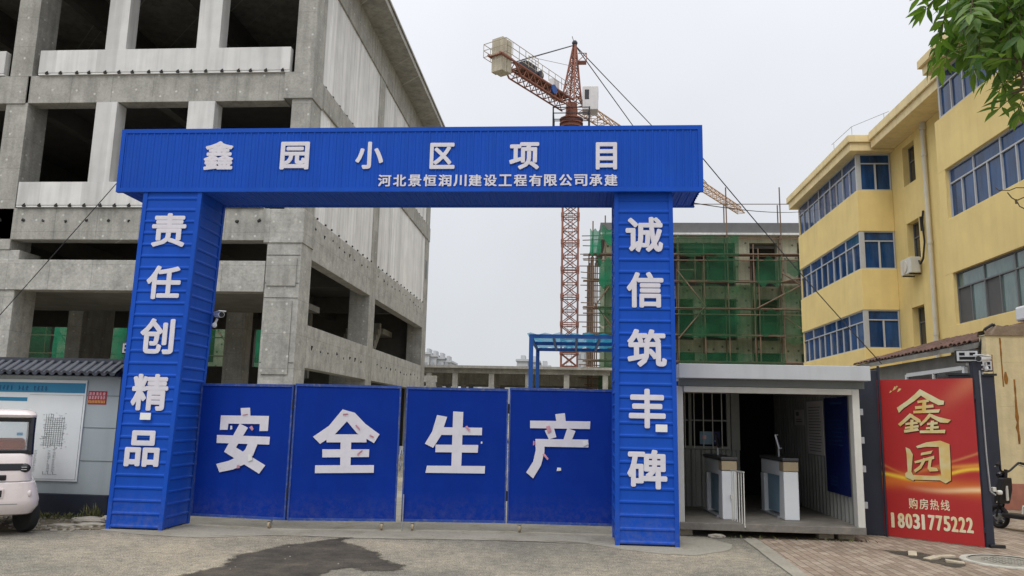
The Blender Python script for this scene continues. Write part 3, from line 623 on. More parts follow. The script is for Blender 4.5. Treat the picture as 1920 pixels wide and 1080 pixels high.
# front beams
part('beam', C1, ub, (XW0, -8.03, 20.0, 20.45, 10.17, 11.0), bevel=.012)
part('beam', C1, ub, (XW0, -8.224, 20.0, 20.45, 6.19, 7.08), bevel=.012)
part('beam', C2, ub, (XW0, -8.23, 19.98, 20.4, 4.78, 5.62), bevel=.012)
part('beam', C1, ub, (XW0, -7.0, 20.0, 20.45, 14.2, 15.3), bevel=.012)
part('beam_end_block', C1, ub, (-8.06, -7.225, 19.95, 20.86, 10.22, 11.0), bevel=.015)
part('beam_end_block', C1, ub, (-16.75, -15.62, 19.96, 20.5, 10.15, 10.97), bevel=.015)
part('beam_end_block', C2, ub, (-8.32, -7.23, 19.965, 20.87, 6.12, 7.06), bevel=.015)
part('landing_slab', M['greywall'], ub, (XW0, -8.3, 20.4, 24.9, 4.86, 5.05))
# slabs, ceilings and beams inside
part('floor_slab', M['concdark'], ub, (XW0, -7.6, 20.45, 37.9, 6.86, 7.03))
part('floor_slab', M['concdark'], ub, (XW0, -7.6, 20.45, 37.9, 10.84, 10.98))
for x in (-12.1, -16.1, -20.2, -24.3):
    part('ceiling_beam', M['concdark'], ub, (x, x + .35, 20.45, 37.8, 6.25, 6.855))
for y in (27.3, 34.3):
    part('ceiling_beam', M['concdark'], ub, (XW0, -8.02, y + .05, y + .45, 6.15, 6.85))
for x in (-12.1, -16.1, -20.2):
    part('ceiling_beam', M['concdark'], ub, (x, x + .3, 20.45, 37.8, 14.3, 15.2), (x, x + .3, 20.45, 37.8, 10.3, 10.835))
# parapets and piers of white panels on the front
def parapet(x0, x1, z0, z1, clips=True):
    p = part('parapet_panels', M['aacx'], ub, (x0, x1, 19.93, 20.14, z0 + .05, z1), bevel=.01)
    st = MB(); st.box(x0, x1, 19.945, 20.1, z0, z0 + .048); st.build('mortar_bed', M['paper'], p)
    n = int((x1 - x0) / .43)
    for i in range(n):
        cx = x0 + .3 + i * .43 + R.uniform(-.06, .06)
        c = MB(); c.box(cx - .05, cx + .03, 19.9, 19.944, z0 + .004, z0 + .06); c.cyl((cx, 19.89, z0 + .05), (cx, 19.945, z0 + .10), .02, 5)
        c.build('steel_clip', M['clip'], p)
parapet(-15.31, -7.93, 11.0, 11.74); parapet(-24.0, -16.35, 11.0, 11.74)
parapet(-15.46, -8.4, 7.1, 7.82); parapet(-24.0, -16.6, 7.1, 7.82)
for x0, x1, z0, z1 in ((-13.4, -12.78, 11.742, 15), (-10.7, -10.03, 11.742, 15), (-13.47, -12.85, 7.822, 10.16), (-10.77, -10.0, 7.822, 10.16), (-21.6, -21.0, 11.742, 15), (-21.7, -21.1, 7.822, 10.16), (-18.9, -18.2, 11.742, 15), (-18.9, -18.2, 7.822, 10.16)):
    part('panel_pier', M['aacx'], ub, (x0, x1, 19.95, 20.42, z0, z1), bevel=.01)
# side facade
part('beam', C2, ub, (-7.62, XS - .002, 20.86, 37.19, 5.83, 7.04), bevel=.012)
part('beam', C2, ub, (-7.62, XS - .004, 20.86, 37.19, 2.83, 4.0), bevel=.012)
part('beam', C1, ub, (-7.62, XS + .03, 20.87, YE, 10.3, 11.0), bevel=.012)
part('beam', C1, ub, (-7.62, XS + .03, 20.87, YE + .03, 14.2, 15.34), bevel=.012)
holes = MB()
for zc, y0, y1 in ((6.72, 21.0, 37), (3.42, 21.3, 36.6)):
    y = y0
    while y < y1:
        if not 27 < y < 28.2: holes.cyl((XS - .03, y, zc + R.uniform(-.07, .07)), (XS + .004, y, zc + R.uniform(-.07, .07)), .038, 7)
        y += R.uniform(.55, .95)
for x in [-15.9 + i * .62 for i in range(13)]: holes.cyl((x + R.uniform(-.1, .1), 20.02, 6.72), (x + .01, 19.994, 6.72 + R.uniform(-.03, .05)), .045, 7)
h = holes.build('tie_hole', M['clip'], ub); h['kind'] = 'stuff'
def sidewall(y0, y1, z0, z1):
    mb = MB(); mb.corr((XS - .03, y0, z0), Y_, Z_, X_, y1 - y0, z1 - z0, [(0, 0), (.006, -.02), (.022, -.02), (.028, 0), (.28, 0), (.29, .004), (.31, .004), (.32, 0)], .6)
    mb.box(-7.5, XS - .06, y0, y1, z0, z1)
    w = mb.build('wall_panels', M['aacy'], ub)
    y = y0 + .25
    while y < y1:
        c = MB(); c.box(XS - .03, XS + .015, y, y + .05, z0 + .01, z0 + .06); c.build('steel_clip', M['clip'], w); y += R.uniform(.55, .8)
for y0, y1 in ((20.852, 27.198), (28.002, 37.198)):
    for z0, z1 in ((7.045, 10.298), (11.005, 14.198)): sidewall(y0, y1, z0, z1)
# rear and far walls, roof with deep eaves
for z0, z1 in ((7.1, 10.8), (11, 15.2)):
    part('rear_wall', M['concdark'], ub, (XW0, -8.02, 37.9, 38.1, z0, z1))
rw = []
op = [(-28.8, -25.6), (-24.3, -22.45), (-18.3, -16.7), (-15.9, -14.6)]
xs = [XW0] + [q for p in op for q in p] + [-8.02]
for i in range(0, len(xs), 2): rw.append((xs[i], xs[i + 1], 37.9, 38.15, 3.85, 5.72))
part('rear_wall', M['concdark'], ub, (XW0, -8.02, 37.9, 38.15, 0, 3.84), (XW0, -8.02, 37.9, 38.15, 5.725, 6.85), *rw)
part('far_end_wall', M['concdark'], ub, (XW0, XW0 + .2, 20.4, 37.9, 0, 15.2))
mb = MB(); mb.box(XW0, -6.36, 19.1, 39.0, 15.345, 15.56); mb.box(XW0, -6.31, 19.05, 39.05, 15.562, 15.66)
mb.build('roof_eaves', C1, ub, bevel=.01)
for z in (2.9, 4.62, 5.02, 5.78):
    part('cold_joint', M['clip'], ub, (-8.2, XS - .02, 19.992, 19.9985, z, z + .014))
part('vent_grille', M['ink'], ub, (XS - .02, XS + .012, 37.35, 37.75, 8.3, 9.2))
# stair flight behind the second side opening
st = MB(); pts = []
for i in range(9):
    pts += [(33.0 + i * .3, 3.2 + i * .29), (33.0 + i * .3, 3.2 + (i + 1) * .29)]
pts += [(35.7, 5.81), (35.7, 5.4), (33.0, 2.75)]
st.prism([(-8.9, y, z) for y, z in pts], (-1.5, 0, 0)); st.box(-10.5, -8.8, 35.71, 37.5, 5.35, 5.6)
st.build('stair_flight', M['conc'], ub)
part('stair_back_wall', M['greywall'], ub, (-12.2, -10.55, 30.6, 30.85, 3.0, 5.6))

# ================================================================== BUILDINGS WITH SCAFFOLDS AND NETS
def netsheet(name, label, corners, m, sag=.25, k=14, group='green nets on the scaffolds', ruff=.18):
    a, b, c, d = [V(p) for p in corners]  # a,b bottom; c,d top (c above b)
    mb = MB(); vs = []
    for j in range(k + 1):
        for i in range(k + 1):
            u, w = i / k, j / k
            p = (a * (1 - u) + b * u) * (1 - w) + (d * (1 - u) + c * u) * w
            p.z -= sag * math.sin(u * math.pi * 2.0) ** 2 * (1 if j in (0, k) else .6)
            q = noise.noise_vector(p * .8) * ruff
            vs.append(p + V((q.x * .4, q.y, q.z * .5)))
    mb.add(vs, [(j * (k + 1) + i, j * (k + 1) + i + 1, (j + 1) * (k + 1) + i + 1, (j + 1) * (k + 1) + i) for j in range(k) for i in range(k)])
    ctr = sum([V(p) for p in corners], V()) / 4
    o = mb.build(name, m, None, smooth='all', loc=ctr); return tag(o, label, 'safety net', group)
sb = thing('scaffolded_building', 'concrete shell building wrapped in scaffold and green nets beyond the gate', 'building', (13, 60, 0))
SC = M['sccon']
for x0, x1 in ((2.3, 3.2), (5.2, 6.1), (11.2, 12.17), (14.05, 15.4), (19.0, 20.0)): part('column', SC, sb, (x0, x1, 54.0, 54.7, 0, 14.38))
for z0, z1 in ((2.4, 3.2), (6.3, 7.15), (10.0, 10.88), (13.95, 14.38)): part('beam', SC, sb, (2.4, 24, 54.05, 54.5, z0, z1))
for x0, x1 in ((8.3, 9.1), (8.35, 9.0)):
    part('pier', SC, sb, (x0, x1, 54.1, 54.45, 7.15 if x0 == 8.3 else 3.2, 10.0 if x0 == 8.3 else 6.3))
part('roof_ledge', M['aacx'], sb, (1.9, 24, 53.4, 55, 14.385, 14.52)); part('roof_edge', M['scroof'], sb, (1.9, 24, 53.7, 66, 14.525, 15.3))
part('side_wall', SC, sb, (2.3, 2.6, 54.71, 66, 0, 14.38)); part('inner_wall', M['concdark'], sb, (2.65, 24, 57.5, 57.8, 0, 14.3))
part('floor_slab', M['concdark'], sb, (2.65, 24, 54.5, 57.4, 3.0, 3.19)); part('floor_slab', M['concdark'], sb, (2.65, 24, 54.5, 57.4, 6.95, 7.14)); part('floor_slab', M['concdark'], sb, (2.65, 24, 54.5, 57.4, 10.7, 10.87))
for x, z in ((5.8, 3.2), (13.1, 7.15), (7.4, 10.9)):
    mb = MB()
    for xx in (x, x + 1.1): mb.box(xx, xx + .08, 54.6, 54.66, z, z + 2.6)
    for zz in (z + 1.2, z + 2.52): mb.box(x + .08, x + 1.1, 54.605, 54.655, zz, zz + .08)
    mb.build('timber_prop', M['pole'], sb)
sf = thing('tube_scaffold', 'rusty brown tube scaffold in front of the netted concrete shell', 'scaffold', (8, 53, 0))
YS = 52.9
levels = [1.9, 3.72, 5.55, 7.38, 9.16, 11.05, 12.89]
stands = [(1.35, 15.2), (2.2, 15.6), (3.9, 15), (5.5, 15), (7.1, 14.2), (8.88, 13.6), (10.47, 17.6), (12.2, 13.6), (12.45, 13.3), (14.08, 17.6), (15.7, 15), (17.4, 15), (19.2, 15)]
for x, zt in stands:
    for y in (YS, YS + .95):
        mb = MB(); mb.cyl((x + R.uniform(-.05, .05), y, 0), (x + R.uniform(-.05, .05), y, zt if y == YS else zt - 1), .045, 6); mb.build('standard', M['pole'], sf)
for z in levels:
    for y, dz in ((YS - .05, 0), (YS + .9, .05), (YS - .06, -.42)):
        if dz < 0 and z in (3.72, 7.38, 11.05): continue
        mb = MB(); mb.cyl((.7, y, z + dz + R.uniform(-.05, .05)), (19.5, y, z + dz + R.uniform(-.05, .05)), .042, 6); mb.build('ledger', M['pole'], sf)
for z in (14.0, 16.4):
    mb = MB(); mb.cyl((5, YS - .05, z), (15.6, YS - .05, z), .03, 6); mb.build('guard_rail', M['pole'], sf)
for p, q in (((7.0, 11.8), (8.9, 9.3)), ((8.9, 9.3), (7.1, 7.1)), ((12.3, 9.2), (16, 11.2)), ((14.1, 8.6), (16.2, 7.1)), ((1.4, 9.1), (2.9, 11.2)), ((2.9, 7.5), (1.5, 9.4)), ((14, 11.6), (15.8, 10.4)), ((13.9, 11.0), (16.5, 11.5))):
    mb = MB(); mb.cyl((p[0], YS - .12, p[1]), (q[0], YS - .12, q[1]), .045, 6); mb.build('brace', M['pole'], sf)
for z in levels[1:]:
    mb = MB(); mb.box(1.1, 19.3, YS + .15, YS + .8, z + .06, z + .1); mb.build('deck', M['pole'], sf)
for i in range(26):
    z = 3.5 + i * .43 + R.uniform(-.1, .1); mb = MB(); mb.cyl((.55 + R.uniform(-.25, .3), YS - .1 + R.uniform(0, .5), z), (1.9, YS + .2, z + R.uniform(-.06, .06)), .035, 5); mb.build('putlog', M['pole'], sf)
for i in range(9):
    mb = MB(); x = 1.05 + (i % 5) * .17; mb.cyl((x, 53.4 + i * .9, 0), (x + .05, 53.4 + i * .9, 13.6 - R.uniform(0, .8)), .05, 5); mb.build('standard', M['pole'], sf)
NS = YS - .16
def nt_(lab, x0, x1, z0, z1, m, sag=.2, y=NS): return netsheet('safety_net', lab, [(x0, y, z0), (x1, y, z0), (x1, y, z1), (x0, y, z1)], m, sag)
nt_('green net band hanging under the roof ledge of the shell, left of the bare column', 7.0, 11.2, 12.85, 14.2, M['net'], .18)
nt_('green net drooping over the dark upper window opening beside the blue pillar', 7.05, 9.1, 11.15, 12.7, M['netthin'], .5)
nt_('thin green net across the upper middle bay of the scaffold', 9.0, 11.15, 11.0, 12.75, M['net'], .1)
nt_('sagging green net below the top opening by the yellow building', 12.3, 14.0, 10.95, 12.75, M['net'], .35)
nt_('green net gathered into a rope near the yellow building', 14.3, 16.2, 11.6, 12.6, M['net'], .3)
nt_('tall thin green net over the middle storey left of the bare column', 7.05, 11.2, 9.2, 10.8, M['netthin'], .12)
nt_('green net over the lower window openings left of the bare column', 7.05, 11.2, 7.25, 9.1, M['net'], .12)
nt_('dark green net stretched over the column at mid height', 11.2, 12.3, 7.25, 11.0, M['netthin'], .08)
nt_('green net over the lower opening with a pale torn edge', 12.4, 14.0, 7.5, 9.2, M['net'], .25)
nt_('faint green net on the concrete bay touching the yellow building', 14.1, 16.4, 7.0, 10.6, M['netthin'], .2)
nt_('broad thin green net along the back of the scaffold over all bays', 7.05, 16.4, 3.2, 11.0, M['netthin'], .05, 53.85)
nt_('low green net just above the white booth roof', 7.1, 14, 3.0, 6.2, M['net'], .1)
nt_('bright green net flap thrown over the top corner of the scaffold by the crane', 2.0, 4.0, 13.9, 14.9, M['netbright'], .5, YS - .2)
nt_('short green net hanging at the scaffold end beside the crane mast, topmost', 1.15, 1.9, 12.9, 14.6, M['netbright'], .2, YS - .2)
nt_('green net strip on the scaffold end beside the crane mast, in the upper half', 1.75, 3.0, 10.7, 12.6, M['netbright'], .3)
nt_('darker green net strip at mid height beside the crane mast', 1.75, 3.0, 8.0, 10.6, M['net'], .15)
nt_('lowest green net strip beside the crane mast, above the blue canopy', 1.75, 3.0, 3.0, 7.9, M['net'], .2)
# netted building seen through the ground floor of the concrete frame
nb = thing('netted_building', 'concrete building behind green nets, seen through the open storey of the grey frame', 'building', (-26, 56, 0))
for x in range(-46, -15, 4): part('column', SC, nb, (x, x + .7, 55, 55.6, 0, 10))
for z in (1.0, 4.4, 8.2): part('beam', SC, nb, (-46, -15.5, 55.05, 55.5, z, z + .75))
part('inner_wall', M['concdark'], nb, (-46, -15.5, 58, 58.3, 0, 10)); part('roof', M['scroof'], nb, (-46.5, -15, 54.5, 62, 10.05, 10.4))
sf2 = thing('tube_scaffold', 'tube scaffold on the netted building behind the grey concrete frame', 'scaffold', (-26, 53.6, 0))
for i in range(18):
    mb = MB(); x = -46 + i * 2; mb.cyl((x, 53.6, 0), (x, 53.6, 10), .05, 6); mb.build('standard', M['pole'], sf2)
for z in (2.9, 4.3, 5.5, 6.8, 8.6):
    mb = MB(); mb.cyl((-46, 53.55, z), (-12, 53.55, z), .05, 6); mb.build('ledger', M['pole'], sf2)
for x in (-37, -31, -25):
    mb = MB(); mb.cyl((x, 53.4, 7.2), (x + 3, 53.4, 3.4), .06, 6); mb.build('brace', M['pole'], sf2)
for i, (x0, x1, lab, m_) in enumerate(((-46, -37.4, 'dark green net seen beside the first grey column behind the tiled wall', 'net'), (-37.2, -31, 'bright green net seen through the storey above the tiled wall', 'netbright'), (-30.6, -24, 'dull green net seen beside the floodlit post', 'net'), (-23.5, -12, 'green net seen behind the blue pillar through the grey frame', 'netbright'))):
    nt_(lab, x0, x1, 4.5, 8.8, M[m_], .2, 53.3)
    nt_('lower ' + lab, x0, x1, 1.2, 4.3, M['netthin'], .2, 53.3)

# ================================================================== TOWER CRANE
cr = thing('tower_crane', 'orange tower crane with beige counterweights and white cab above the gateway', 'crane', (-.28, 70, 0))
cx, cy, hw = -.28, 70.0, .72
def cross(mb, a, b, c, d, r, n=5): mb.cyl(a, c, r, n); mb.cyl(b, d, r, n)
z = 0.0; k = 0
while z < 27.4:
    z1 = min(z + 2.5, 27.5); mb = MB()
    C4 = [(cx - hw, cy - hw), (cx + hw, cy - hw), (cx + hw, cy + hw), (cx - hw, cy + hw)]
    for x, y in C4: mb.box(x - .085, x + .085, y - .085, y + .085, z + .002, z1)
    for i in range(4):
        a, b = C4[i], C4[(i + 1) % 4]; zm = (z + z1) / 2
        for za, zb in ((z + .12, zm), (zm, z1 - .12)):
            mb.cyl((a[0], a[1], za), (b[0], b[1], zb), .045, 5); mb.cyl((b[0], b[1], za), (a[0], a[1], zb), .045, 5)
        for zz in (z + .1, zm, z1 - .1): mb.cyl((a[0], a[1], zz), (b[0], b[1], zz), .05, 5)
        for zz in (z + .1, z1 - .1): mb.box(a[0] - .13, a[0] + .13, a[1] - .13, a[1] + .13, zz - .1, zz + .09)
    s_ = mb.build('mast_section', M['cranedk'] if z < 4.9 else M['crane'], cr)
    if z < 4.9: s_['label'] = 'black mast section near the ground'
    z = z1; k += 1
mb = MB()
for i in range(90):
    mb.box(cx - .2, cx + .2, cy + .3, cy + .33, .3 + i * .3, .325 + i * .3)
for x in (-.22, .2): mb.box(cx + x, cx + x + .03, cy + .3, cy + .33, 0, 27.4)
mb.build('ladder', M['crane'], cr)
mb = MB(); mb.box(cx - 1.7, cx + 1.7, cy - 1.7, cy + 1.7, 28.0, 28.1)
for sx_ in (-1.66, 1.66):
    for sy_ in (-1.66, 1.66):
        mb.cyl((cx + sx_, cy + sy_, 27.2), (cx + sx_, cy + sy_, 30.0), .07, 5); mb.cyl((cx + sx_ * .4, cy + sy_ * .4, 26.6), (cx + sx_, cy + sy_, 28), .06, 5)
for zz in (28.8, 29.4, 29.95): 
    for s_ in (-1.66, 1.66): mb.cyl((cx - 1.66, cy + s_, zz), (cx + 1.66, cy + s_, zz), .05, 5); mb.cyl((cx + s_, cy - 1.66, zz), (cx + s_, cy + 1.66, zz), .05, 5)
mb.build('slewing_platform', M['cranedk'], cr)
mb = MB(); mb.cyl((cx, cy, 27.5), (cx, cy, 28.3), .8, 16, 1.0); mb.cyl((cx, cy, 28.3), (cx, cy, 29.5), .95, 16); mb.cyl((cx, cy, 29.3), (cx, cy, 29.42), 1.12, 16); mb.cyl((cx, cy, 28.9), (cx, cy, 29.0), 1.12, 16); mb.cyl((cx, cy, 28.5), (cx, cy, 28.6), 1.12, 16); mb.cyl((cx, cy, 29.5), (cx, cy, 31.0), .6, 12, .5)
mb.build('slewing_ring', M['crane'], cr)
JD = V((24.1, 39.7, 0)).normalized(); JN = V((JD.y, -JD.x, 0)); JO = V((cx, cy, 31.0))
# tower head
mb = MB(); ap = V((-.02, 70.0, 36.9))
base = [JO + JD * a + JN * b for a, b in ((-.7, -.7), (.7, -.7), (.7, .7), (-.7, .7))]
for p in base: mb.cyl(p, ap + (p - JO) * .12, .085, 6)
for i in range(7):
    f0, f1 = i / 7, (i + 1) / 7
    for j in range(4):
        A = lambda q, f: base[q % 4].lerp(ap + (base[q % 4] - JO) * .12, f)
        mb.cyl(A(j, f0), A(j + 1, f1), .045, 5); mb.cyl(A(j, f1), A(j + 1, f1), .045, 5); mb.cyl(A(j + 1, f0), A(j, f1), .04, 5)
mb.build('tower_head', M['crane'], cr)
mb = MB(); q = JO.lerp(ap, .68); mb.box(q.x + .4, q.x + 1.2, q.y - .5, q.y + .3, q.z, q.z + .06); mb.cyl(q + V((.4, -.5, 0)), q + V((1.2, -.5, .8)), .04, 5); mb.cyl(q + V((1.2, -.5, 0)), q + V((1.2, -.5, .8)), .04, 5); mb.cyl(q + V((.4, -.5, .8)), q + V((1.2, -.5, .8)), .04, 5)
mb.build('service_platform', M['crane'], cr)
mb = MB(); mb.sphere(ap + V((0, 0, .2)), .28, 8, 5); mb.cyl(ap, ap + V((-.25, 0, .9)), .03, 5); mb.build('sheave_block', M['cranedk'], cr)
def tri_truss(O, D, Nn, s0, s1, w, h, step, m, name, par, taper=1.0):
    n = max(1, int(round((s1 - s0) / step))); mb = MB(); pr = None
    for i in range(n + 1):
        f = i / n; s_ = s0 + (s1 - s0) * f; ww = w * (1 - f * (1 - taper)); hh = h * (1 - f * (1 - taper))
        a, b, c = O + D * s_ - Nn * ww / 2, O + D * s_ + Nn * ww / 2, O + D * s_ + Z_ * hh
        mb.cyl(a, b, .04, 5)
        if pr:
            for p, q_ in zip(pr, (a, b, c)): mb.cyl(p, q_, .075, 5)
            mid = (pr[2] + c) / 2
            mb.cyl(pr[0], c, .04, 5); mb.cyl(pr[1], c, .04, 5); mb.cyl(a, pr[2], .04, 5); mb.cyl(b, pr[2], .04, 5); mb.cyl(pr[0], b, .035, 5)
        pr = (a, b, c)
    return mb.build(name, m, par)
tri_truss(JO + Z_ * -.1, JD, JN, .8, 46.2, 1.25, 1.15, 1.35, M['craneyel'], 'jib', cr, .8)
# counter jib
CJ = -JD; mb = MB(); L_ = 12.2
for b in (-.6, .6):
    mb.cyl(JO + CJ * .7 + JN * b, JO + CJ * L_ + JN * b, .11, 6); mb.cyl(JO + CJ * .7 + JN * b + Z_ * -.85, JO + CJ * (L_ - 3) + JN * b + Z_ * -.85, .08, 6); mb.cyl(JO + CJ * (L_ - 3) + JN * b + Z_ * -.85, JO + CJ * (L_ - 2) + JN * b, .08, 6)
    for i in range(8):
        s0 = .8 + i * 1.0; mb.cyl(JO + CJ * s0 + JN * b + Z_ * -.85, JO + CJ * (s0 + .5) + JN * b, .045, 5); mb.cyl(JO + CJ * (s0 + .5) + JN * b, JO + CJ * (s0 + 1) + JN * b + Z_ * -.85, .045, 5)
for i in range(10):
    s0 = 1 + i; mb.cyl(JO + CJ * s0 + JN * -.6, JO + CJ * s0 + JN * .6, .06, 5); mb.cyl(JO + CJ * s0 + JN * -.6, JO + CJ * (s0 + 1) + JN * .6, .045, 5)
    mb.cyl(JO + CJ * s0 + JN * -.6 + Z_ * -.85, JO + CJ * s0 + JN * .6 + Z_ * -.85, .05, 5)
mb.build('counter_jib', M['crane'], cr)
mb = MB(); mb.obox(JO, CJ, JN, Z_, 1.0, 8.6, -.55, .55, .115, .15); mb.build('walkway', M['pole'], cr)
mb = MB()
for b, s0, s1, zt in ((-.95, 1.2, 8.6, 1.05), (.95, 1.2, 8.6, 1.05)):
    for zz in (.55, zt): mb.cyl(JO + CJ * s0 + JN * b + Z_ * zz, JO + CJ * s1 + JN * b + Z_ * zz, .03, 5)
    for i in range(8): mb.cyl(JO + CJ * (s0 + i * 1.05) + JN * b, JO + CJ * (s0 + i * 1.05) + JN * b + Z_ * zt, .028, 5)
for b in (-1.15, 1.15):
    for zz in (.6, 1.15, 0): mb.cyl(JO + CJ * 7.4 + JN * b + Z_ * zz, JO + CJ * 12.1 + JN * b + Z_ * zz, .032, 5)
    for i in range(6): mb.cyl(JO + CJ * (7.4 + i * .94) + JN * b, JO + CJ * (7.4 + i * .94) + JN * b + Z_ * 1.15, .03, 5)
for zz in (0, .6, 1.15): mb.cyl(JO + CJ * 12.1 + JN * -1.15 + Z_ * zz, JO + CJ * 12.1 + JN * 1.15 + Z_ * zz, .032, 5)
mb.build('handrail', M['ballast'], cr)
for s0, zb in ((10.45, -1.35), (11.15, -1.45)):
    mb = MB(); mb.obox(JO, CJ, JN, Z_, s0, s0 + .62, -.56, .56, zb + .1, 1.6); mb.build('counterweight', M['ballast'], cr, bevel=.05)
mb = MB(); mb.obox(JO, CJ, JN, Z_, 10.3, 11.95, -.61, .61, .0, .16); mb.build('ballast_frame', M['crane'], cr)
mb = MB(); mb.obox(JO, CJ, JN, Z_, 6.6, 8.3, -.5, .5, .16, .9); mb.cyl(JO + CJ * 5.9 + JN * -.5 + Z_ * .5, JO + CJ * 5.9 + JN * .5 + Z_ * .5, .38, 12); mb.build('hoist_winch', M['cranedk'], cr)
mb = MB(); mb.cyl(JO + CJ * 4.2 + JN * .66 + Z_ * -.3, JO + CJ * 4.2 + JN * .8 + Z_ * -.3, .42, 14); mb.build('cable_reel', M['canopyframe'], cr)
mb = MB(); mb.obox(JO, CJ, JN, Z_, 1.2, 2.2, -1.1, -.62, .1, 1.9); mb.build('control_cabinet', M['cab'], cr)
cb = MB(); co_ = V((.75, 69.0, 30.0)); cb.prism([co_ + V(p) for p in ((0, 0, .0), (0, 0, 2.3), (0, .9, 2.45), (0, 1.75, 2.2), (0, 1.95, 1.2), (0, 1.5, 0))], (1.45, 0, 0)); cab = cb.build('cab', M['cab'], cr, bevel=.05)
mb = MB(); mb.box(.95, 1.35, 68.985, 68.998, 31.0, 31.95); mb.build('cab_window', M['darkglass'], cab)
mb = MB(); mb.box(2.201, 2.215, 69.15, 69.75, 31.05, 32.1); mb.build('cab_window', M['darkglass'], cab)
mb = MB(); mb.box(2.201, 2.213, 69.95, 70.6, 30.8, 31.9); mb.build('cab_window', M['darkglass'], cab)
for q in (JO + CJ * 9.0 + JN * -.6, JO + CJ * 9.0 + JN * .6): mb = MB(); mb.cyl(ap, q + Z_ * .6, .055, 5); mb.build('pendant_bar', M['cranedk'], cr)
mb = MB(); mb.cyl(ap + V((0, 0, -2.2)), JO + CJ * 6.4 + Z_ * 2.0, .02, 4); mb.build('hoist_rope', M['rope'], cr)
for s0 in (15.5, 33.5): mb = MB(); mb.cyl(ap, JO + JD * s0 + Z_ * 1.0, .05, 5); mb.build('pendant_bar', M['cranedk'], cr)
mb = MB(); tq = JO + JD * 24 + Z_ * -.35; mb.obox(tq, JD, JN, Z_, -.7, .7, -.6, .6, -.15, .1); mb.build('trolley', M['cranedk'], cr)

# ================================================================== BLUE CANOPY, LOW FRAME, FAR BUILDINGS
cp = thing('blue_canopy', 'blue steel canopy with translucent corrugated roof behind the gate', 'canopy', (.6, 20.4, 0))
for x in (-.98, 2.25):
    for y in (18.6, 22.2):
        mb = MB(); mb.box(x - .05, x + .05, y - .05, y + .05, 0, 3.5); mb.build('post', M['canopyframe'], cp)
for y in (18.6, 20.4, 22.2): mb = MB(); mb.box(-1.03, 2.3, y - .045, y + .045, 3.502, 3.59); mb.build('beam', M['canopyframe'], cp)
mb = MB()
for x in (-.99, -.45, .1, .65, 1.2, 1.75, 2.25): mb.box(x - .03, x + .03, 18.645, 20.355, 3.505, 3.57); mb.box(x - .03, x + .03, 20.445, 22.155, 3.505, 3.57)
mb.build('rafter', M['canopyframe'], cp)
mb = MB(); k_ = 40; vs = []
for i in range(k_ + 1):
    x = -1.08 + 3.45 * i / k_; zz = 3.6 + .025 * math.sin(i * math.pi / 2) + .05 * max(0, noise.noise(V((x * 1.6, 0, 5))))
    vs += [V((x, 18.5, zz)), V((x, 22.3, zz))]
mb.add(vs, [(2 * i, 2 * i + 2, 2 * i + 3, 2 * i + 1) for i in range(k_)]); mb.build('roof_sheet', M['canopy'], cp)
lf = thing('concrete_portal_frame', 'low one storey concrete frame beyond the gate, open on all sides', 'concrete frame', (-4, 54, 0))
for x in (-11.5, -9.2, -7.5, -5.15, -2.8, -.35, 2.1):
    for y in (50, 54, 58): mb = MB(); mb.box(x - .17, x + .17, y, y + .35, 0, 4.39); mb.build('column', C1, lf)
for y in (50, 54, 58): mb = MB(); mb.box(-12.5, 2.4, y - .02, y + .33, 3.85 if y > 50 else 4.395, 4.7); mb.build('beam', C1, lf)
mb = MB(); mb.box(-12.8, 2.6, 49.7, 59, 4.705, 4.87); mb.build('roof_slab', C1, lf)
mb = MB(); mb.box(-9.5, -8.4, 48.2, 48.5, 3.7, 4.1); mb.box(-8.75, -8.45, 48.2, 48.5, 0, 3.695); mb.build('stub_frame', C2, lf)
def far_block(label, x0, x1, y, zt, steps, rows, colsn):
    o = thing('apartment_building', label, 'building', ((x0 + x1) / 2, y, 0), 'pale apartment blocks on the horizon')
    mb = MB(); n = len(steps)
    for i, dz in enumerate(steps):
        a = x0 + (x1 - x0) * i / n; b = x0 + (x1 - x0) * (i + 1) / n
        mb.box(a, b, y + i * .8, y + 14, 0, zt + dz)
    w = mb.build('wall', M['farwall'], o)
    mb = MB()
    for i, dz in enumerate(steps):
        a = x0 + (x1 - x0) * i / n; b = x0 + (x1 - x0) * (i + 1) / n; mb.box(a - .3, b + .3, y - .5 + i * .8, y + 14.5, zt + dz + .02, zt + dz + .6)
        mb.box(a + (b - a) * .3, a + (b - a) * .7, y + 3, y + 8, zt + dz + .62, zt + dz + 2.0)
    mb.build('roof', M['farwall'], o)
    for r in range(rows):
        for c in range(colsn):
            xx = x0 + (x1 - x0) * (c + .3) / colsn; zz = zt - 2.6 - r * 3.0
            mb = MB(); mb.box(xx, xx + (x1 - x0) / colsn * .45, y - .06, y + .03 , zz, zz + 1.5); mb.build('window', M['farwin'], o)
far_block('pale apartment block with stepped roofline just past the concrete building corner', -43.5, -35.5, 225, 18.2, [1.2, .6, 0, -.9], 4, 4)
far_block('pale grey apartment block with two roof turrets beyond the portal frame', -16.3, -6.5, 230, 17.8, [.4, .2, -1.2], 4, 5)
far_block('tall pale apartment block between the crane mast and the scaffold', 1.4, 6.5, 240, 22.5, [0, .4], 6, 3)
far_block('low pale apartment block glimpsed under the portal frame', -28, -17, 200, 11, [0, .3], 3, 5)
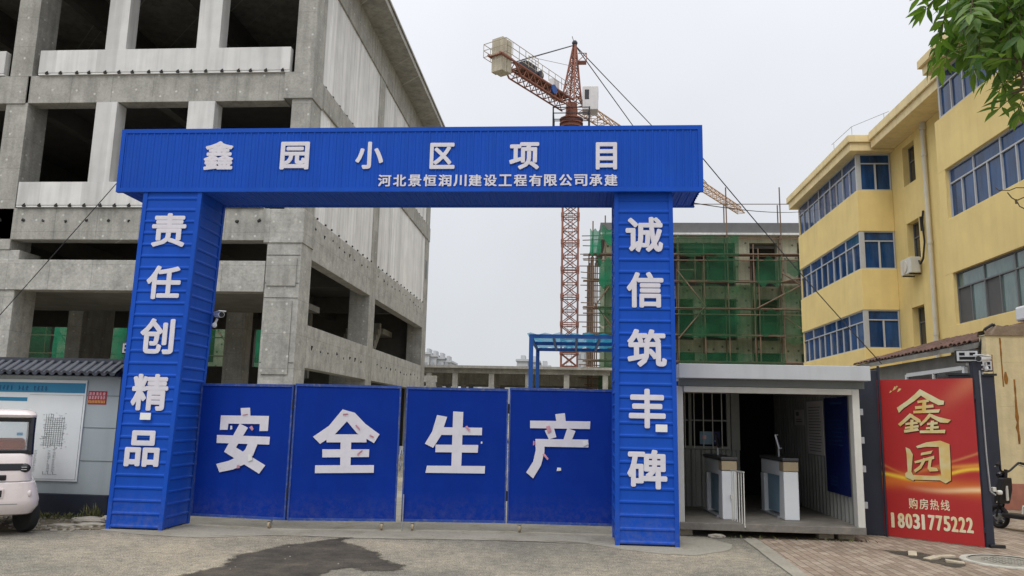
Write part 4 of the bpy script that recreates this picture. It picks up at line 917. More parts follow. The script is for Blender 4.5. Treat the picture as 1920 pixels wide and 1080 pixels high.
def bushes(name, label, x0, x1, y, h):
    mb = MB()
    for i in range(900):
        x = R.uniform(x0, x1); f = abs(noise.noise(V((x * .35, y, 2)))) * 1.3 + .35; zz = R.uniform(0, 1) ** .7 * h * f
        c = V((x, y + R.uniform(-1.5, 1.5), zz)); s_ = R.uniform(.2, .45)
        a = V((R.uniform(-1, 1), R.uniform(-1, 1), R.uniform(-1, 1))).normalized(); b = a.cross(V((.3, .5, .8))).normalized()
        mb.add([c - a * s_, c + b * s_ * .5, c + a * s_, c - b * s_ * .5], [(0, 1, 2, 3)])
    tag(mb.build(name, M['leaf'], None, loc=((x0 + x1) / 2, y, 0)), label, 'trees', None, 'stuff')
bushes('distant_trees', 'low dark trees far beyond the open concrete frame', -40, 14, 150, 5.2)

# ================================================================== WHITE CONTAINER BOOTH
bo = thing('container_booth', 'white container booth with open roller shutter front beside the gateway', 'booth', (2.9, 13.4, 0))
part('shutter_box', M['whitesteel'], bo, (1.53, 4.2, 11.42, 11.72, 2.225, 2.43), bevel=.006); part('shaded_underside', M['ink'], bo, (1.56, 4.17, 11.60, 11.72, 2.12, 2.222))  # dark lower strip: shade under the shutter box is put into its colour
part('lintel', M['cream'], bo, (1.62, 4.0, 11.62, 11.72, 2.03, 2.117), bevel=.006)
part('door_post', M['cream'], bo, (1.52, 1.615, 11.64, 11.76, .1, 2.116), bevel=.008)
part('door_post', M['cream'], bo, (4.0, 4.1, 11.62, 11.78, .12, 2.116), bevel=.008)
part('floor', M['floorplate'], bo, (1.55, 4.1, 11.6, 16.4, .10, .2), bevel=.006)
part('roof', M['whitesteel'], bo, (1.53, 4.19, 11.725, 16.5, 2.28, 2.40), bevel=.01)
part('ceiling', M['cream'], bo, (1.6, 4.05, 11.78, 16.4, 2.2, 2.27))
CP = [(0, 0), (.05, 0), (.075, .03), (.125, .03), (.15, 0)]
mb = MB(); mb.corr((4.06, 11.79, .2), Y_, Z_, -X_, 4.6, 2.0, CP, .17); mb.corr((4.12, 11.79, .12), Y_, Z_, X_, 4.6, 2.16, CP, .17); mb.box(4.075, 4.105, 11.79, 16.4, .12, 2.19)
sw = mb.build('side_wall', M['contwall'], bo)
mb = MB()
for zz in (.45, .95, 1.35, 1.75): mb.box(4.08, 4.17, 11.70, 11.77, zz, zz + .09)
mb.build('hinge_bracket', M['steel'], sw)
mb = MB(); mb.corr((1.60, 11.78, .2), Y_, Z_, X_, 4.6, 2.0, CP, .17); mb.box(1.535, 1.595, 11.77, 16.4, .12, 2.19); mb.build('side_wall', M['contwall'], bo)
mb = MB(); mb.box(1.62, 4.04, 16.2, 16.3, .2, 2.19); mb.build('dark_rear_panel', M['dark'], bo)  # added near-black panel, its colour stands in for the unlit end of the passage
gwall = MB(); gwall.corr((1.63, 13.8, .2), X_, Z_, -Y_, 1.22, .94, CP, .17); gwall.box(2.72, 2.86, 13.79, 13.9, 1.142, 2.19); gwall.box(1.63, 2.85, 13.86, 13.92, .2, 1.14); gwall.box(2.80, 2.86, 13.925, 16.2, .2, 2.19)
gwl = gwall.build('partition_wall', M['contwall'], bo)
mb = MB()
for x in (1.66, 2.64): mb.box(x, x + .06, 13.77, 13.86, 1.15, 2.14)
for zz in (1.15, 1.62, 2.09): mb.box(1.72, 2.64, 13.775, 13.855, zz, zz + (.05 if zz != 1.62 else .025))
mb.box(2.0, 2.05, 13.785, 13.85, 1.2, 2.09); wf = mb.build('window_frame', M['contwall'], bo)
mb = MB()
for i in range(6): mb.cyl((1.78 + i * .155, 13.76, 1.17), (1.78 + i * .155, 13.76, 2.12), .009, 6)
mb.build('window_bars', M['cream'], wf)
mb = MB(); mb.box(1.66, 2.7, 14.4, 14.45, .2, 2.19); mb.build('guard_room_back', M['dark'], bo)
def board(name, lab, cat, px, O, U, Vv, m, th=.012, lines=None, linem='ink'):
    r = rect_on(px, O, U, Vv); n = U.cross(Vv).normalized(); mb = MB(); mb.obox(O, U, Vv, n, r[0], r[1], r[2], r[3], .004, th)
    c = O + U * (r[0] + r[1]) / 2 + Vv * r[2]
    o = mb.build(name, m, None, loc=c); tag(o, lab, cat)
    if lines:
        mb = MB(); w = r[1] - r[0]; h = r[3] - r[2]
        for (a, b, c0, d) in lines: mb.obox(O, U, Vv, n, r[0] + a * w, r[0] + b * w, r[2] + c0 * h, r[2] + d * h, th + .001, th + .003)
        q = mb.build('print', M[linem], o)
    return o
OW = V((4.025, 11.79, 0)); UW = V((0, -1, 0))
def wline(n, w0=.1, w1=.9, y0=.1, y1=.92, th=.012): return [(w0, w1 - R.uniform(0, .12), y0 + (y1 - y0) * i / n, y0 + (y1 - y0) * i / n + th) for i in range(n)]
board('wall_poster', 'navy blue poster hanging just inside the booth front by the post', 'poster', (1549, 745, 1592, 925), OW, UW, Z_, M['posternavy'], .01, [(.3, .8, .93, .95)] + wline(7, .15, .85, .5, .8, .008) + wline(3, .2, .6, .08, .2, .008), 'inkdk')
board('notice_board', 'long cream notice with printed lines on the booth wall', 'notice', (1515, 752, 1545, 852), OW, UW, Z_, M['notice'], .012, wline(16, .12, .9, .06, .93, .014))
board('wall_notice', 'small grey notice beside the dark rear of the booth', 'notice', (1491, 768, 1508, 797), OW, UW, Z_, M['notice'], .012, [(.2, .5, .6, .85), (.15, .85, .2, .26), (.15, .8, .35, .4)])
OB = V((0, 13.75, 0))
board('health_poster', 'light blue printed card behind the booth window bars', 'poster', (1312, 809, 1336, 833), OB + V((0, .09, 0)), X_, Z_, M['lightblue'], .01, [(.2, .5, .4, .7)], 'pinkink')
board('health_poster', 'dark blue printed card beside the light blue one in the booth window', 'poster', (1337, 809, 1350, 833), OB + V((0, .09, 0)), X_, Z_, M['posternavy'], .01, [(.2, .8, .2, .3)], 'lightblue')
def turnstile(x, y, lab, gate):
    o = thing('turnstile', lab, 'turnstile', (x, y, .2), None, math.radians(3))
    mb = MB(); mb.prism([(-.11, 0, 0), (-.11, 0, .70), (-.11, .2, .70), (-.11, .26, .02), (-.11, .26, 0)], (.22, 0, 0)); mb.build('front_post', M['turn'], o, bevel=.012)
    mb = MB(); mb.box(-.11, .11, 1.0, 1.18, 0, .62); mb.build('rear_post', M['turn'], o, bevel=.012)
    mb = MB(); mb.box(-.1, .1, .202, 1.17, .624, .84); mb.build('housing', M['turn'], o, bevel=.012)
    mb = MB(); mb.box(-.112, .112, -.01, .2, .704, .84); mb.build('trim', M['tan'], o, bevel=.008)
    mb = MB(); mb.box(-.125, .125, -.02, 1.2, .845, .90); mb.build('top', M['turntop'], o, bevel=.015)
    mb = MB(); mb.box(-.05, .05, .27, .995, .06, .615); mb.build('centre_panel', M['lightblue'], o)
    mb = MB(); mb.box(-.14, .14, .26, 1.22, .0, .03); mb.build('foot_plate', M['steel'], o)
    if gate:
        mb = MB()
        gu = V((.15, -.99, 0)).normalized(); gn = gu.cross(Z_); go = V((.02, -.035, 0))
        for i in range(6): mb.obox(go, gu, Z_, gn, i * .085, i * .085 + .012, -.02, .70, -.006, .006)
        mb.obox(go, gu, Z_, gn, -.01, .45, .702, .722, -.007, .007); mb.obox(go, gu, Z_, gn, -.01, .45, -.045, -.022, -.007, .007); mb.box(.0, .03, -.05, -.012, .3, .36); mb.build('swing_gate', M['cream'], o)
    mb = MB(); mb.cyl((0, .55 if not gate else .7, .9), (0, .55 if not gate else .7, 1.06), .016, 8); st_ = mb.build('terminal_stem', M['steel'], o)
    mb = MB(); y_ = .55 if not gate else .7; c = V((0, y_, 1.12)); U = V((.45, -.0, .0)) if False else V((.55, .83, 0)).normalized(); n = V((.8, -.53, .25)).normalized(); w = n.cross(U)
    mb.obox(c, U, w, n, -.06, .06, -.11, .12, -.012, .012); t_ = mb.build('terminal', M['turn'] if not gate else M['black'], o, bevel=.006)
    mb = MB(); mb.obox(c, U, w, n, -.05, .05, -.09, .10, .0125, .014); mb.build('screen', M['screen'], t_)
turnstile(2.33, 12.05, 'white turnstile with its barred swing gate open, nearer the barred booth window', True)
turnstile(3.26, 12.20, 'white turnstile with tilted pale face terminal, nearer the notices', False)
for i, (x, y, a_, lab) in enumerate(((3.62, 11.9, .1, 'pale brick propping the booth floor near the corner post'), (3.9, 11.88, -.05, 'larger pale brick right under the booth corner post'), (1.62, 11.8, .2, 'brick under the booth end next to the blue pillar'))):
    mb = MB(); mb.obox(V((x, y, .004)), V((math.cos(a_), math.sin(a_), 0)), V((-math.sin(a_), math.cos(a_), 0)), Z_, -.11, .11, -.06, .06, 0, .088); tag(mb.build('support_brick', M['brickblock'], None, bevel=.008, loc=(x, y, 0)), lab, 'brick', 'bricks under the booth')

# ================================================================== TILED SITE WALL AND WHAT HANGS ON IT
bw = thing('boundary_wall', 'grey blue panelled site wall with dark tiled coping beside the gateway', 'wall', (-10, 11.6, 0))
part('plinth', M['navy'], bw, (-16, -6.86, 11.47, 11.75, 0, .34), bevel=.008)
wp = part('wall_panels', M['wallpanel'], bw, (-16, -6.83, 11.5, 11.7, .343, 2.12))
mb = MB()
for zz in (.83, 1.32, 1.80): mb.box(-16, -6.835, 11.493, 11.499, zz, zz + .008)
for x in (-9.2, -11.6, -14): mb.box(x, x + .008, 11.4945, 11.4985, .345, 2.11)
mb.build('panel_seams', M['ink'], wp)
mb = MB(); s0 = V((0, 11.24, 2.13)); sv = V((0, .36, .20)); nn = V((0, -.20, .36)).normalized()
mb.prism([(-16, 11.27, 2.09), (-16, 11.62, 2.29), (-16, 11.97, 2.09)], (9.17, 0, 0))
mb.box(-16, -6.82, 11.53, 11.71, 2.31, 2.37); coping = mb.build('coping_base', M['tile'], bw)
mb = MB(); x = -16.0; P = .1355
def halfring(c, U_, W_, r, n=7): return [c + U_ * (r * math.cos(math.pi * i / n)) + W_ * (r * math.sin(math.pi * i / n)) for i in range(n + 1)]
for side in (1, -1):
    S0 = s0 if side == 1 else V((0, 12.0, 2.13)); SV = sv if side == 1 else V((0, -.36, .20)); NN = nn if side == 1 else V((0, .20, .36)).normalized()
    x = -16.0
    while x < -6.86:
        a = halfring(S0 + V((x, 0, 0)), X_, NN, .043); b = [p + SV for p in a]; n_ = len(a)
        mb.add(a + b, [(i, i + 1, i + 1 + n_, i + n_) for i in range(n_ - 1)] + [tuple(range(n_))])
        lo = halfring(S0 + V((x + P / 2, 0, .012)), X_, -Z_, .05, 6); mb.prism(lo, V((0, .02 * side, 0)))
        mb.add([S0 + V((x + .03, 0, .006)), S0 + V((x + P - .03, 0, .006)), S0 + V((x + P - .03, 0, .006)) + SV, S0 + V((x + .03, 0, .006)) + SV], [(0, 1, 2, 3)])
        x += P
mb.build('roof_tiles', M['tile'], bw, smooth=True)
OP = V((0, 11.493, 0))
nbd = thing('site_plan_board', 'large white site notice board with blue header and drawn floor plan', 'notice board', (-8.9, 11.49, .5))
part('board', M['poster'], nbd, (-10.6, -7.38, 11.478, 11.492, .525, 2.03))
part('header', M['posterblue'], nbd, (-10.58, -7.40, 11.474, 11.4775, 1.835, 1.985))
part('side_sheet', M['poster'], nbd, (-10.5, -8.29, 11.4765, 11.4777, .56, 1.80))
mb = MB(); mb.box(-10.5, -8.31, 11.473, 11.476, 1.70, 1.757); mb.box(-8.5, -8.33, 11.473, 11.476, 1.405, 1.455); mb.box(-8.42, -8.33, 11.473, 11.476, 1.12, 1.16); mb.build('blue_bars', M['posterblue'], nbd)
mb = MB()
x = -9.6
while x < -7.95:
    if R.random() > .1:
        zc = 1.90
        for q in range(4): mb.box(x + R.uniform(0, .02), x + R.uniform(.025, .05), 11.4715, 11.4735, zc - .035 + q * .018, zc - .027 + q * .018)
        mb.box(x + .02, x + .028, 11.4712, 11.4732, zc - .035, zc + .035)
    x += .062
q_ = mb.build('header_writing', M['inkdk'], nbd); q_['kind'] = 'stuff'
mb = MB(); RR = random.Random(3)
def seg(x0, z0, x1, z1): mb.box(min(x0, x1), max(x0, x1) + .003, 11.4735, 11.4772, min(z0, z1), max(z0, z1) + .003)
for i in range(14): zz = 1.05 + i * .031; seg(-7.98 + RR.uniform(-.06, .03), zz, -7.68 + RR.uniform(-.03, .05), zz)
for i in range(9): xx = -7.97 + i * .036; seg(xx, 1.03 + RR.uniform(-.03, .02), xx, 1.47 + RR.uniform(-.03, .05))
for i in range(60): xx = RR.uniform(-8.03, -7.62); zz = RR.uniform(.98, 1.53); seg(xx, zz, xx + RR.uniform(.005, .03), zz)
for c0 in (-8.18, -8.1, -7.88, -7.8): 
    for i in range(16): zz = .66 + i * .02 + RR.uniform(0, .006); seg(c0, zz, c0 + RR.uniform(.015, .05), zz)
for i in range(3): seg(-7.93 + i * .08, .62, -7.87 + i * .08, .62); seg(-7.93 + i * .08, .62, -7.93 + i * .08, .66)
seg(-8.28, .55, -7.41, .55); seg(-7.41, .55, -7.41, 1.8); seg(-8.28, 1.8, -7.41, 1.8)
for i in range(24): zz = .9 + i * .02; seg(-8.24, zz, -8.235, zz + .012)
q_ = mb.build('plan_drawing', M['ink'], nbd); q_['kind'] = 'stuff'
ra = thing('wall_advert', 'small red advert sticker with pink and gold writing on the grey wall', 'sticker', (-7.2, 11.498, 1.68))
part('sheet', M['redpaper'], ra, (-7.352, -7.058, 11.494, 11.4975, 1.672, 1.872))
for mk, z0_, z1_, n_ in (('pinkink', 1.812, 1.856, 5), ('pinkink', 1.752, 1.80, 6), ('goldink', 1.695, 1.735, 11)):
    mb = MB(); w_ = .27 / n_
    for i in range(n_):
        xx = -7.34 + i * w_
        for q in range(3): mb.box(xx + RR.uniform(0, .1) * w_, xx + w_ * RR.uniform(.6, .85), 11.4915, 11.4935, z0_ + q * (z1_ - z0_) / 3, z0_ + q * (z1_ - z0_) / 3 + .008)
        mb.box(xx + w_ * .35, xx + w_ * .5, 11.491, 11.493, z0_, z1_)
    mb.build('writing', M[mk], ra)
gp = thing('gate_post', 'black steel post squeezed between the tiled wall and the blue pillar', 'post', (-6.8, 11.6, 0))
part('shaft', M['navy'], gp, (-6.84, -6.45, 11.45, 11.6, 0, 2.16), bevel=.006); part('cap', M['navy'], gp, (-6.88, -6.42, 11.42, 11.64, 2.165, 2.24), bevel=.006); part('neck', M['black'], gp, (-6.80, -6.62, 11.5, 11.6, 2.242, 2.42))
def floodlight(x, y, z, lab, rot=0):
    o = thing('floodlight', lab, 'floodlight', (x, y, z), None, rot)
    mb = MB(); mb.box(-.15, .15, -.04, .06, .02, .20); mb.build('housing', M['black'], o, bevel=.012)
    mb = MB(); mb.box(-.13, .13, -.046, -.041, .04, .18); mb.build('lens', M['alu'], o)
    mb = MB(); mb.box(-.10, .10, -.05, -.0465, .06, .10); mb.box(-.10, -.03, -.05, -.0465, .12, .16); mb.box(.03, .10, -.05, -.0465, .12, .16); mb.build('led_array', M['dark'], o)
    mb = MB(); mb.box(-.02, .02, .0, .03, -.02, .019); mb.build('bracket', M['steel'], o)
floodlight(-6.72, 11.48, 2.42, 'black floodlight on the post beside the tiled wall')
def camera_unit(x, y, z, rot, lab, arm):
    o = thing('security_camera', lab, 'camera', (x, y, z), None, rot)
    mb = MB(); mb.cyl((0, -.16, .0), (0, .12, .03), .045, 12); mb.build('body', M['turn'], o, smooth=True)
    mb = MB(); mb.box(-.052, .052, -.20, .12, .045, .058); mb.build('sunshade', M['turn'], o)
    mb = MB(); mb.cyl((0, -.165, 0), (0, -.161, 0), .038, 12); mb.build('lens', M['blackgloss'], o)
    mb = MB(); mb.cyl((0, .05, -.04), arm, .018, 6); mb.sphere(V(arm), .04, 8, 5); mb.build('mount', M['turn'], o)
camera_unit(-5.28, 11.22, 3.02, math.radians(40), 'white bullet camera on the inner side of the pillar near the tiled wall', (-.03, .07, -.14))

# ================================================================== SMALL WHITE CAR
THC = math.asin(.6)
car = thing('parked_car', 'small cream white microcar parked in front of the tiled wall', 'car', (-7.19, 9.5, 0), None, THC)
def rr(z, hw_, y0, y1, r, n=5):
    pts = []
    for cx_, cy_, a0 in ((hw_ - r, y1 - r, 0), (-hw_ + r, y1 - r, 90), (-hw_ + r, y0 + r, 180), (hw_ - r, y0 + r, 270)):
        for i in range(n + 1):
            a_ = math.radians(a0 + 90 * i / n); pts.append(V((cx_ + r * math.cos(a_), cy_ + r * math.sin(a_), z)))
    return pts
mb = MB(); mb.loft([rr(.25, .42, .12, 1.8, .12), rr(.27, .46, .05, 1.84, .16), rr(.36, .515, 0, 1.86, .20), rr(.44, .52, 0, 1.86, .20), rr(.55, .49, .015, 1.86, .19), rr(.655, .455, .03, 1.85, .17), rr(.665, .44, .05, 1.84, .16), rr(.675, .415, .065, 1.84, .15), rr(.75, .405, .07, 1.84, .14), rr(.98, .395, .10, 1.83, .13), rr(1.02, .375, .13, 1.81, .12)])
cbody = mb.build('body', M['carpaint'], car, smooth=True)
mb = MB(); mb.loft([rr(1.46, .36, .22, 1.72, .12), rr(1.475, .39, .18, 1.76, .13), rr(1.505, .395, .17, 1.76, .14), rr(1.55, .37, .22, 1.7, .14), rr(1.58, .28, .34, 1.6, .12)]); mb.build('roof', M['carpaint'], car, smooth=True)
for sx_ in (-1, 1):
    for yb, yt, sy_ in ((.17, .25, 1), (1.78, 1.69, -1)):
        mb = MB(); mb.tube([V((sx_ * .355, yb + .015 * sy_, 1.0)), V((sx_ * .35, (yb + yt) / 2, 1.25)), V((sx_ * .345, yt, 1.47))], [.045, .04, .045], 8); mb.build('window_pillar', M['blackgloss'] if sy_ == 1 else M['carpaint'], car, smooth=True)
    mb = MB(); mb.tube([V((sx_ * .365, .95, 1.0)), V((sx_ * .355, .95, 1.47))], .03, 6); mb.build('window_pillar', M['blackgloss'], car)
for zz, yy in ((1.035, .152), (1.445, .235)): mb = MB(); mb.tube([V((-.36, yy, zz)), V((.36, yy, zz))], .03, 6); mb.build('windscreen_seal', M['blackgloss'], car)
def pane(vs, name='window'): 
    mb = MB(); mb.add(vs, [(0, 1, 2, 3)]); mb.build(name, M['glassclear'], car)
pane([(-.35, .16, 1.03), (.35, .16, 1.03), (.34, .24, 1.45), (-.34, .24, 1.45)], 'windscreen'); pane([(-.35, 1.78, 1.03), (.35, 1.78, 1.03), (.34, 1.70, 1.45), (-.34, 1.70, 1.45)])
for sx_ in (-1, 1): pane([(sx_ * .37, .2, 1.03), (sx_ * .37, 1.75, 1.03), (sx_ * .355, 1.68, 1.45), (sx_ * .355, .27, 1.45)])
mb = MB(); mb.box(-.36, .30, .75, 1.2, .7, 1.13); mb.build('seat', M['orange'], car, bevel=.04)
mb = MB(); mb.obox(V((0, .085, .84)), X_, V((0, .12, 1)).normalized(), V((0, -1, .12)).normalized(), -.30, .30, -.035, .055, -.03, .012); mb.build('black_band', M['blackgloss'], car, bevel=.01)
for sx_ in (-1, 1):
    mb = MB(); mb.sphere((sx_ * .31, .10, .835), .075, 12, 8, 0, (1.0, .45, .8)); hl = mb.build('headlight', M['blackgloss'], car, smooth='all')
    mb = MB(); mb.box(sx_ * .31 - .03, sx_ * .31 + .03, .058, .066, .845, .853); mb.box(sx_ * .31 - .03, sx_ * .31 + .03, .058, .066, .815, .823); mb.build('lamp_strip', M['alu'], hl)
mb = MB(); mb.box(-.16, .13, .055, .08, .685, .755); mb.build('air_intake', M['blackgloss'], car, bevel=.015)
mb = MB(); mb.box(-.22, .10, -.012, .02, .49, .57); pl_ = mb.build('number_plate', M['black'], car, bevel=.004)
mb = MB(); mb.box(-.24, .12, -.004, .022, .47, .59); mb.build('plate_recess', M['carpaint'], car, bevel=.006)
# three marks on the plate: a pale mark, a red one and a pale one
for k_, (u0_, mk) in enumerate(((-.07, 'paper'), (-.02, 'redlens'), (.035, 'paper'))):
    mb = MB()
    for q in range(3): mb.box(u0_ + .003 * q, u0_ + .045 - .004 * (q % 2), -.0155, -.0125, .505 + q * .02, .515 + q * .02)
    mb.box(u0_ + .018, u0_ + .026, -.016, -.0128, .502, .558); mb.build('plate_mark', M[mk], pl_)
mb = MB(); mb.box(-.30, .28, -.003, .012, .395, .402); mb.build('bumper_groove', M['ink'], car)
mb = MB(); mb.tube([V((-.40, .062, .672)), V((-.26, .045, .672)), V((.26, .045, .672)), V((.40, .09, .676))], .005, 5); mb.build('bonnet_gap', M['ink'], car)
for sx_ in (-1, 1):
    mb = MB(); mb.sphere((sx_ * .40, .03, .52), .03, 8, 6, 0, (.8, .5, 1.4)); mb.build('reflector', M['redlens'] if sx_ < 0 else M['carpaint'], car, smooth='all')
for (wx, wy, st_) in ((-.40, .42, .5), (.40, .42, .5), (-.42, 1.5, 0), (.42, 1.5, 0)):
    ax = V((math.cos(st_), math.sin(st_), 0)); c = V((wx, wy, .225)); mb = MB(); mb.cyl(c - ax * .06, c + ax * .06, .222, 22); w_ = mb.build('wheel', M['rubber'], car, smooth=True, bevel=.02)
    mb = MB(); sg = 1 if wx > 0 else -1; mb.cyl(c + ax * sg * .058, c + ax * sg * .066, .13, 16)
    for i in range(5): aa = 2 * math.pi * i / 5; d_ = V((-ax.y * math.cos(aa), ax.x * math.cos(aa), math.sin(aa))); mb.cyl(c + ax * sg * .07, c + ax * sg * .07 + d_ * .12, .016, 5)
    mb.build('rim', M['rim'], w_)

# ================================================================== RED SALES BOARD AND DARK PANELS
sP0, sP1 = V((4.613, 12.312, 0)), V((5.585, 11.45, 0)); sU = (sP1 - sP0).normalized(); sN = sU.cross(Z_); sW = (sP1 - sP0).length
def signprint():
    m = bpy.data.materials.new('red_print'); m.use_nodes = True; t = m.node_tree; L = t.links.new; b = t.nodes['Principled BSDF']; b.inputs['Roughness'].default_value = .42; b.inputs['Specular IOR Level'].default_value = .35
    tc = N(t, 'ShaderNodeTexCoord'); dt = N(t, 'ShaderNodeVectorMath', operation='DOT_PRODUCT'); L(tc.outputs['Object'], dt.inputs[0]); dt.inputs[1].default_value = tuple(sU)
    sp = N(t, 'ShaderNodeSeparateXYZ'); L(tc.outputs['Object'], sp.inputs[0]); u, z = dt.outputs['Value'], sp.outputs[2]
    def ma(op, a, b_=None):
        n = N(t, 'ShaderNodeMath', operation=op)
        for i, q in enumerate((a, b_)):
            if q is None: continue
            if isinstance(q, (int, float)): n.inputs[i].default_value = q
            else: L(q, n.inputs[i])
        return n.outputs[0]
    base = N(t, 'ShaderNodeRGB'); base.outputs[0].default_value = (.40, .026, .026, 1); cur = base.outputs[0]
    def band(cur, z0, slope, amp, freq, ph, w, col, gain, ufade=None):
        zc = ma('ADD', ma('ADD', ma('MULTIPLY', u, slope), z0), ma('MULTIPLY', ma('SINE', ma('ADD', ma('MULTIPLY', u, freq), ph)), amp))
        d = ma('DIVIDE', ma('ABSOLUTE', ma('SUBTRACT', z, zc)), w); f = ma('MULTIPLY', ma('POWER', 2.718, ma('MULTIPLY', ma('MULTIPLY', d, d), -1.0)), gain)
        if ufade is not None: f = ma('MULTIPLY', f, ma('MAXIMUM', 0.0, ma('MINIMUM', 1.0, ma('ADD', ma('MULTIPLY', u, ufade[0]), ufade[1]))))
        x = N(t, 'ShaderNodeMix', data_type='RGBA'); x.clamp_factor = True; L(f, x.inputs[0]); L(cur, x.inputs[6]); x.inputs[7].default_value = rgb(col); return x.outputs[2]
    cur = band(cur, .80, .0, .03, 4, 0, .10, (.62, .16, .03), .9)
    cur = band(cur, .72, .02, .02, 5, 1, .035, (.85, .62, .34), .8, (1.2, -.35))
    cur = band(cur, .86, .10, .06, 4.5, 2.2, .028, (.80, .52, .05), 1.0)
    cur = band(cur, .80, .25, .04, 3, 0, .03, (.72, .30, .05), .8, (1, -.1))
    cur = band(cur, 1.04, -.25, .05, 4, 3, .02, (.62, .24, .05), .7, (-1.2, .9))
    cur = band(cur, .70, .45, .03, 3, .5, .018, (.66, .30, .10), .55, (1.4, -.6))
    cur = band(cur, 1.25, .78, 0, 1, 0, .16, (.62, .25, .12), .45, (2.0, -1.5))
    ns = N(t, 'ShaderNodeTexNoise'); ns.inputs['Scale'].default_value = 3; L(tc.outputs['Object'], ns.inputs['Vector']); mr = N(t, 'ShaderNodeMapRange'); mr.inputs[3].default_value = .9; mr.inputs[4].default_value = 1.1; L(ns.outputs[0], mr.inputs[0])
    sc = N(t, 'ShaderNodeVectorMath', operation='SCALE'); L(cur, sc.inputs[0]); L(mr.outputs[0], sc.inputs['Scale']); L(sc.outputs[0], b.inputs['Base Color'])
    return m
M['redprint'] = signprint()
def goldmat(name, c0, c1, z0, z1):
    m = bpy.data.materials.new(name); m.use_nodes = True; t = m.node_tree; L = t.links.new; b = t.nodes['Principled BSDF']; b.inputs['Roughness'].default_value = .4
    tc = N(t, 'ShaderNodeTexCoord'); ns = N(t, 'ShaderNodeTexNoise'); ns.inputs['Scale'].default_value = 4; L(tc.outputs['Object'], ns.inputs['Vector']); r = N(t, 'ShaderNodeValToRGB')
    r.color_ramp.elements[0].position = .35; r.color_ramp.elements[1].position = .65; r.color_ramp.elements[0].color = rgb(c0); r.color_ramp.elements[1].color = rgb(c1); L(ns.outputs[0], r.inputs[0]); L(r.outputs[0], b.inputs['Base Color']); return m
M['gold'] = goldmat('gold_print', (.62, .42, .12), (.62, .60, .36), 0, 1); M['goldpale'] = goldmat('pale_gold_print', (.72, .60, .32), (.74, .70, .55), 0, 1)
rb = thing('sales_board', 'tall red board with gold characters 鑫园 and a phone number', 'signboard', sP0)
mb = MB(); mb.obox(sP0, sU, Z_, sN, 0, sW, .015, 2.29, -.02, 0); face = mb.build('printed_face', M['redprint'], rb)
mb = MB(); mb.obox(sP0, sU, Z_, sN, -.02, sW + .02, 2.0, 2.06, -.06, -.021); mb.obox(sP0, sU, Z_, sN, -.02, sW + .02, .2, .26, -.06, -.021); mb.obox(sP0, sU, Z_, sN, -.01, .03, .0, 2.28, -.10, -.061); mb.obox(sP0, sU, Z_, sN, sW - .03, sW + .01, .0, 2.28, -.10, -.061); mb.build('frame', M['navy'], rb)
Os = sP0 + sN * .0005
shadow = mat('print_shadow', (.12, .015, .012), .5)
for s, px in (('鑫', (1683, 731, 1783, 815)), ('园', (1698, 826, 1784, 905))):
    strokes('character_shadow', BRUSH[s], face, Os, sU, Z_, shadow, (1640, 690, 3.086), .0005, 0, (.010, -.011))
    strokes('character', BRUSH[s], face, Os, sU, Z_, M['gold'], (1640, 690, 3.086), .0005, .0085)
for i, s in enumerate('购房热线'):
    x0 = 1704 + i * 20; text('small_character', s, face, Os, sU, Z_, rect_on((x0, 934 + i * 1.2, x0 + 16.5, 954 + i * 1.2), Os, sU, Z_), M['goldpale'], .012, .001, 2, OFF4)
for i, s in enumerate('18031775222'):
    x0 = 1669 + i * 14.3; w_ = 13 if s != '1' else 8
    text('digit', s, face, Os, sU, Z_, rect_on((x0 + (0 if s != '1' else 2), 961 + i * .95, x0 + w_, 989 + i * 1.05), Os, sU, Z_), M['goldpale'], .055, .001, 3, boldv=.02)
mb = MB()
for (x, y, r_) in ((1670, 735, 4), (1678, 729, 7), (1686, 732, 6), (1681, 726, 4)):
    c = apl(x, y, Os, sN) + sN * .002; k_ = r_ * .0055; mb.add([c + sU * -k_ + Z_ * -k_ * .8, c + sU * k_ * .2 + Z_ * -k_ * .2, c + sU * k_ + Z_ * k_ * .7, c + sU * -.1 * k_ + Z_ * k_ * .9], [(0, 1, 2, 3)])
mb.build('emblem', M['gold'], face)
dp = thing('dark_gate_panel', 'narrow dark navy steel panel between the booth and the red board', 'panel', (4.4, 12.4, 0))
mb = MB(); mb.obox(V((4.20, 12.46, 0)), V((.43, -.15, 0)).normalized(), Z_, V((-.15, -.43, 0)).normalized(), 0, .46, 0.01, 2.44, -.05, 0); mb.build('sheet', M['navy'], dp, bevel=.006)
mb = MB(); mb.cyl((4.26, 12.38, .0), (4.26, 12.38, 2.5), .025, 8); mb.cyl((4.62, 12.26, .0), (4.62, 12.26, 2.5), .018, 8); mb.build('edge_tube', M['navy'], dp)
dg = thing('dark_gate_panel', 'dark charcoal steel panel standing behind the red board and the scooter', 'panel', (7.0, 14.2, 0))
part('sheet', M['navy'], dg, (6.55, 7.30, 14.2, 14.25, .05, 2.50), bevel=.006)
part('cap', M['black'], dg, (6.52, 7.33, 14.17, 14.28, 2.502, 2.54))
for x in (6.6, 7.25): part('post', M['black'], dg, (x - .03, x + .03, 14.255, 14.32, 0, 2.5))
sp_ = thing('sign_post', 'dark upright post with a bolted foot behind the edge of the red board', 'post', (5.68, 11.52, 0))
part('shaft', M['navy'], sp_, (5.63, 5.75, 11.5, 11.6, 0, 2.52), bevel=.006)
part('foot', M['black'], sp_, (5.66, 5.86, 11.44, 11.495, 0, .05), bevel=.01)
mb = MB(); mb.tube([V((5.715, 11.495, 2.4)), V((5.72, 11.49, 1.2)), V((5.735, 11.49, .75)), V((5.8, 11.49, .7))], .012, 6); mb.build('conduit', M['steel'], sp_)
floodlight(5.62, 11.62, 2.50, 'wider black floodlight on the post by the red board', math.radians(-20))
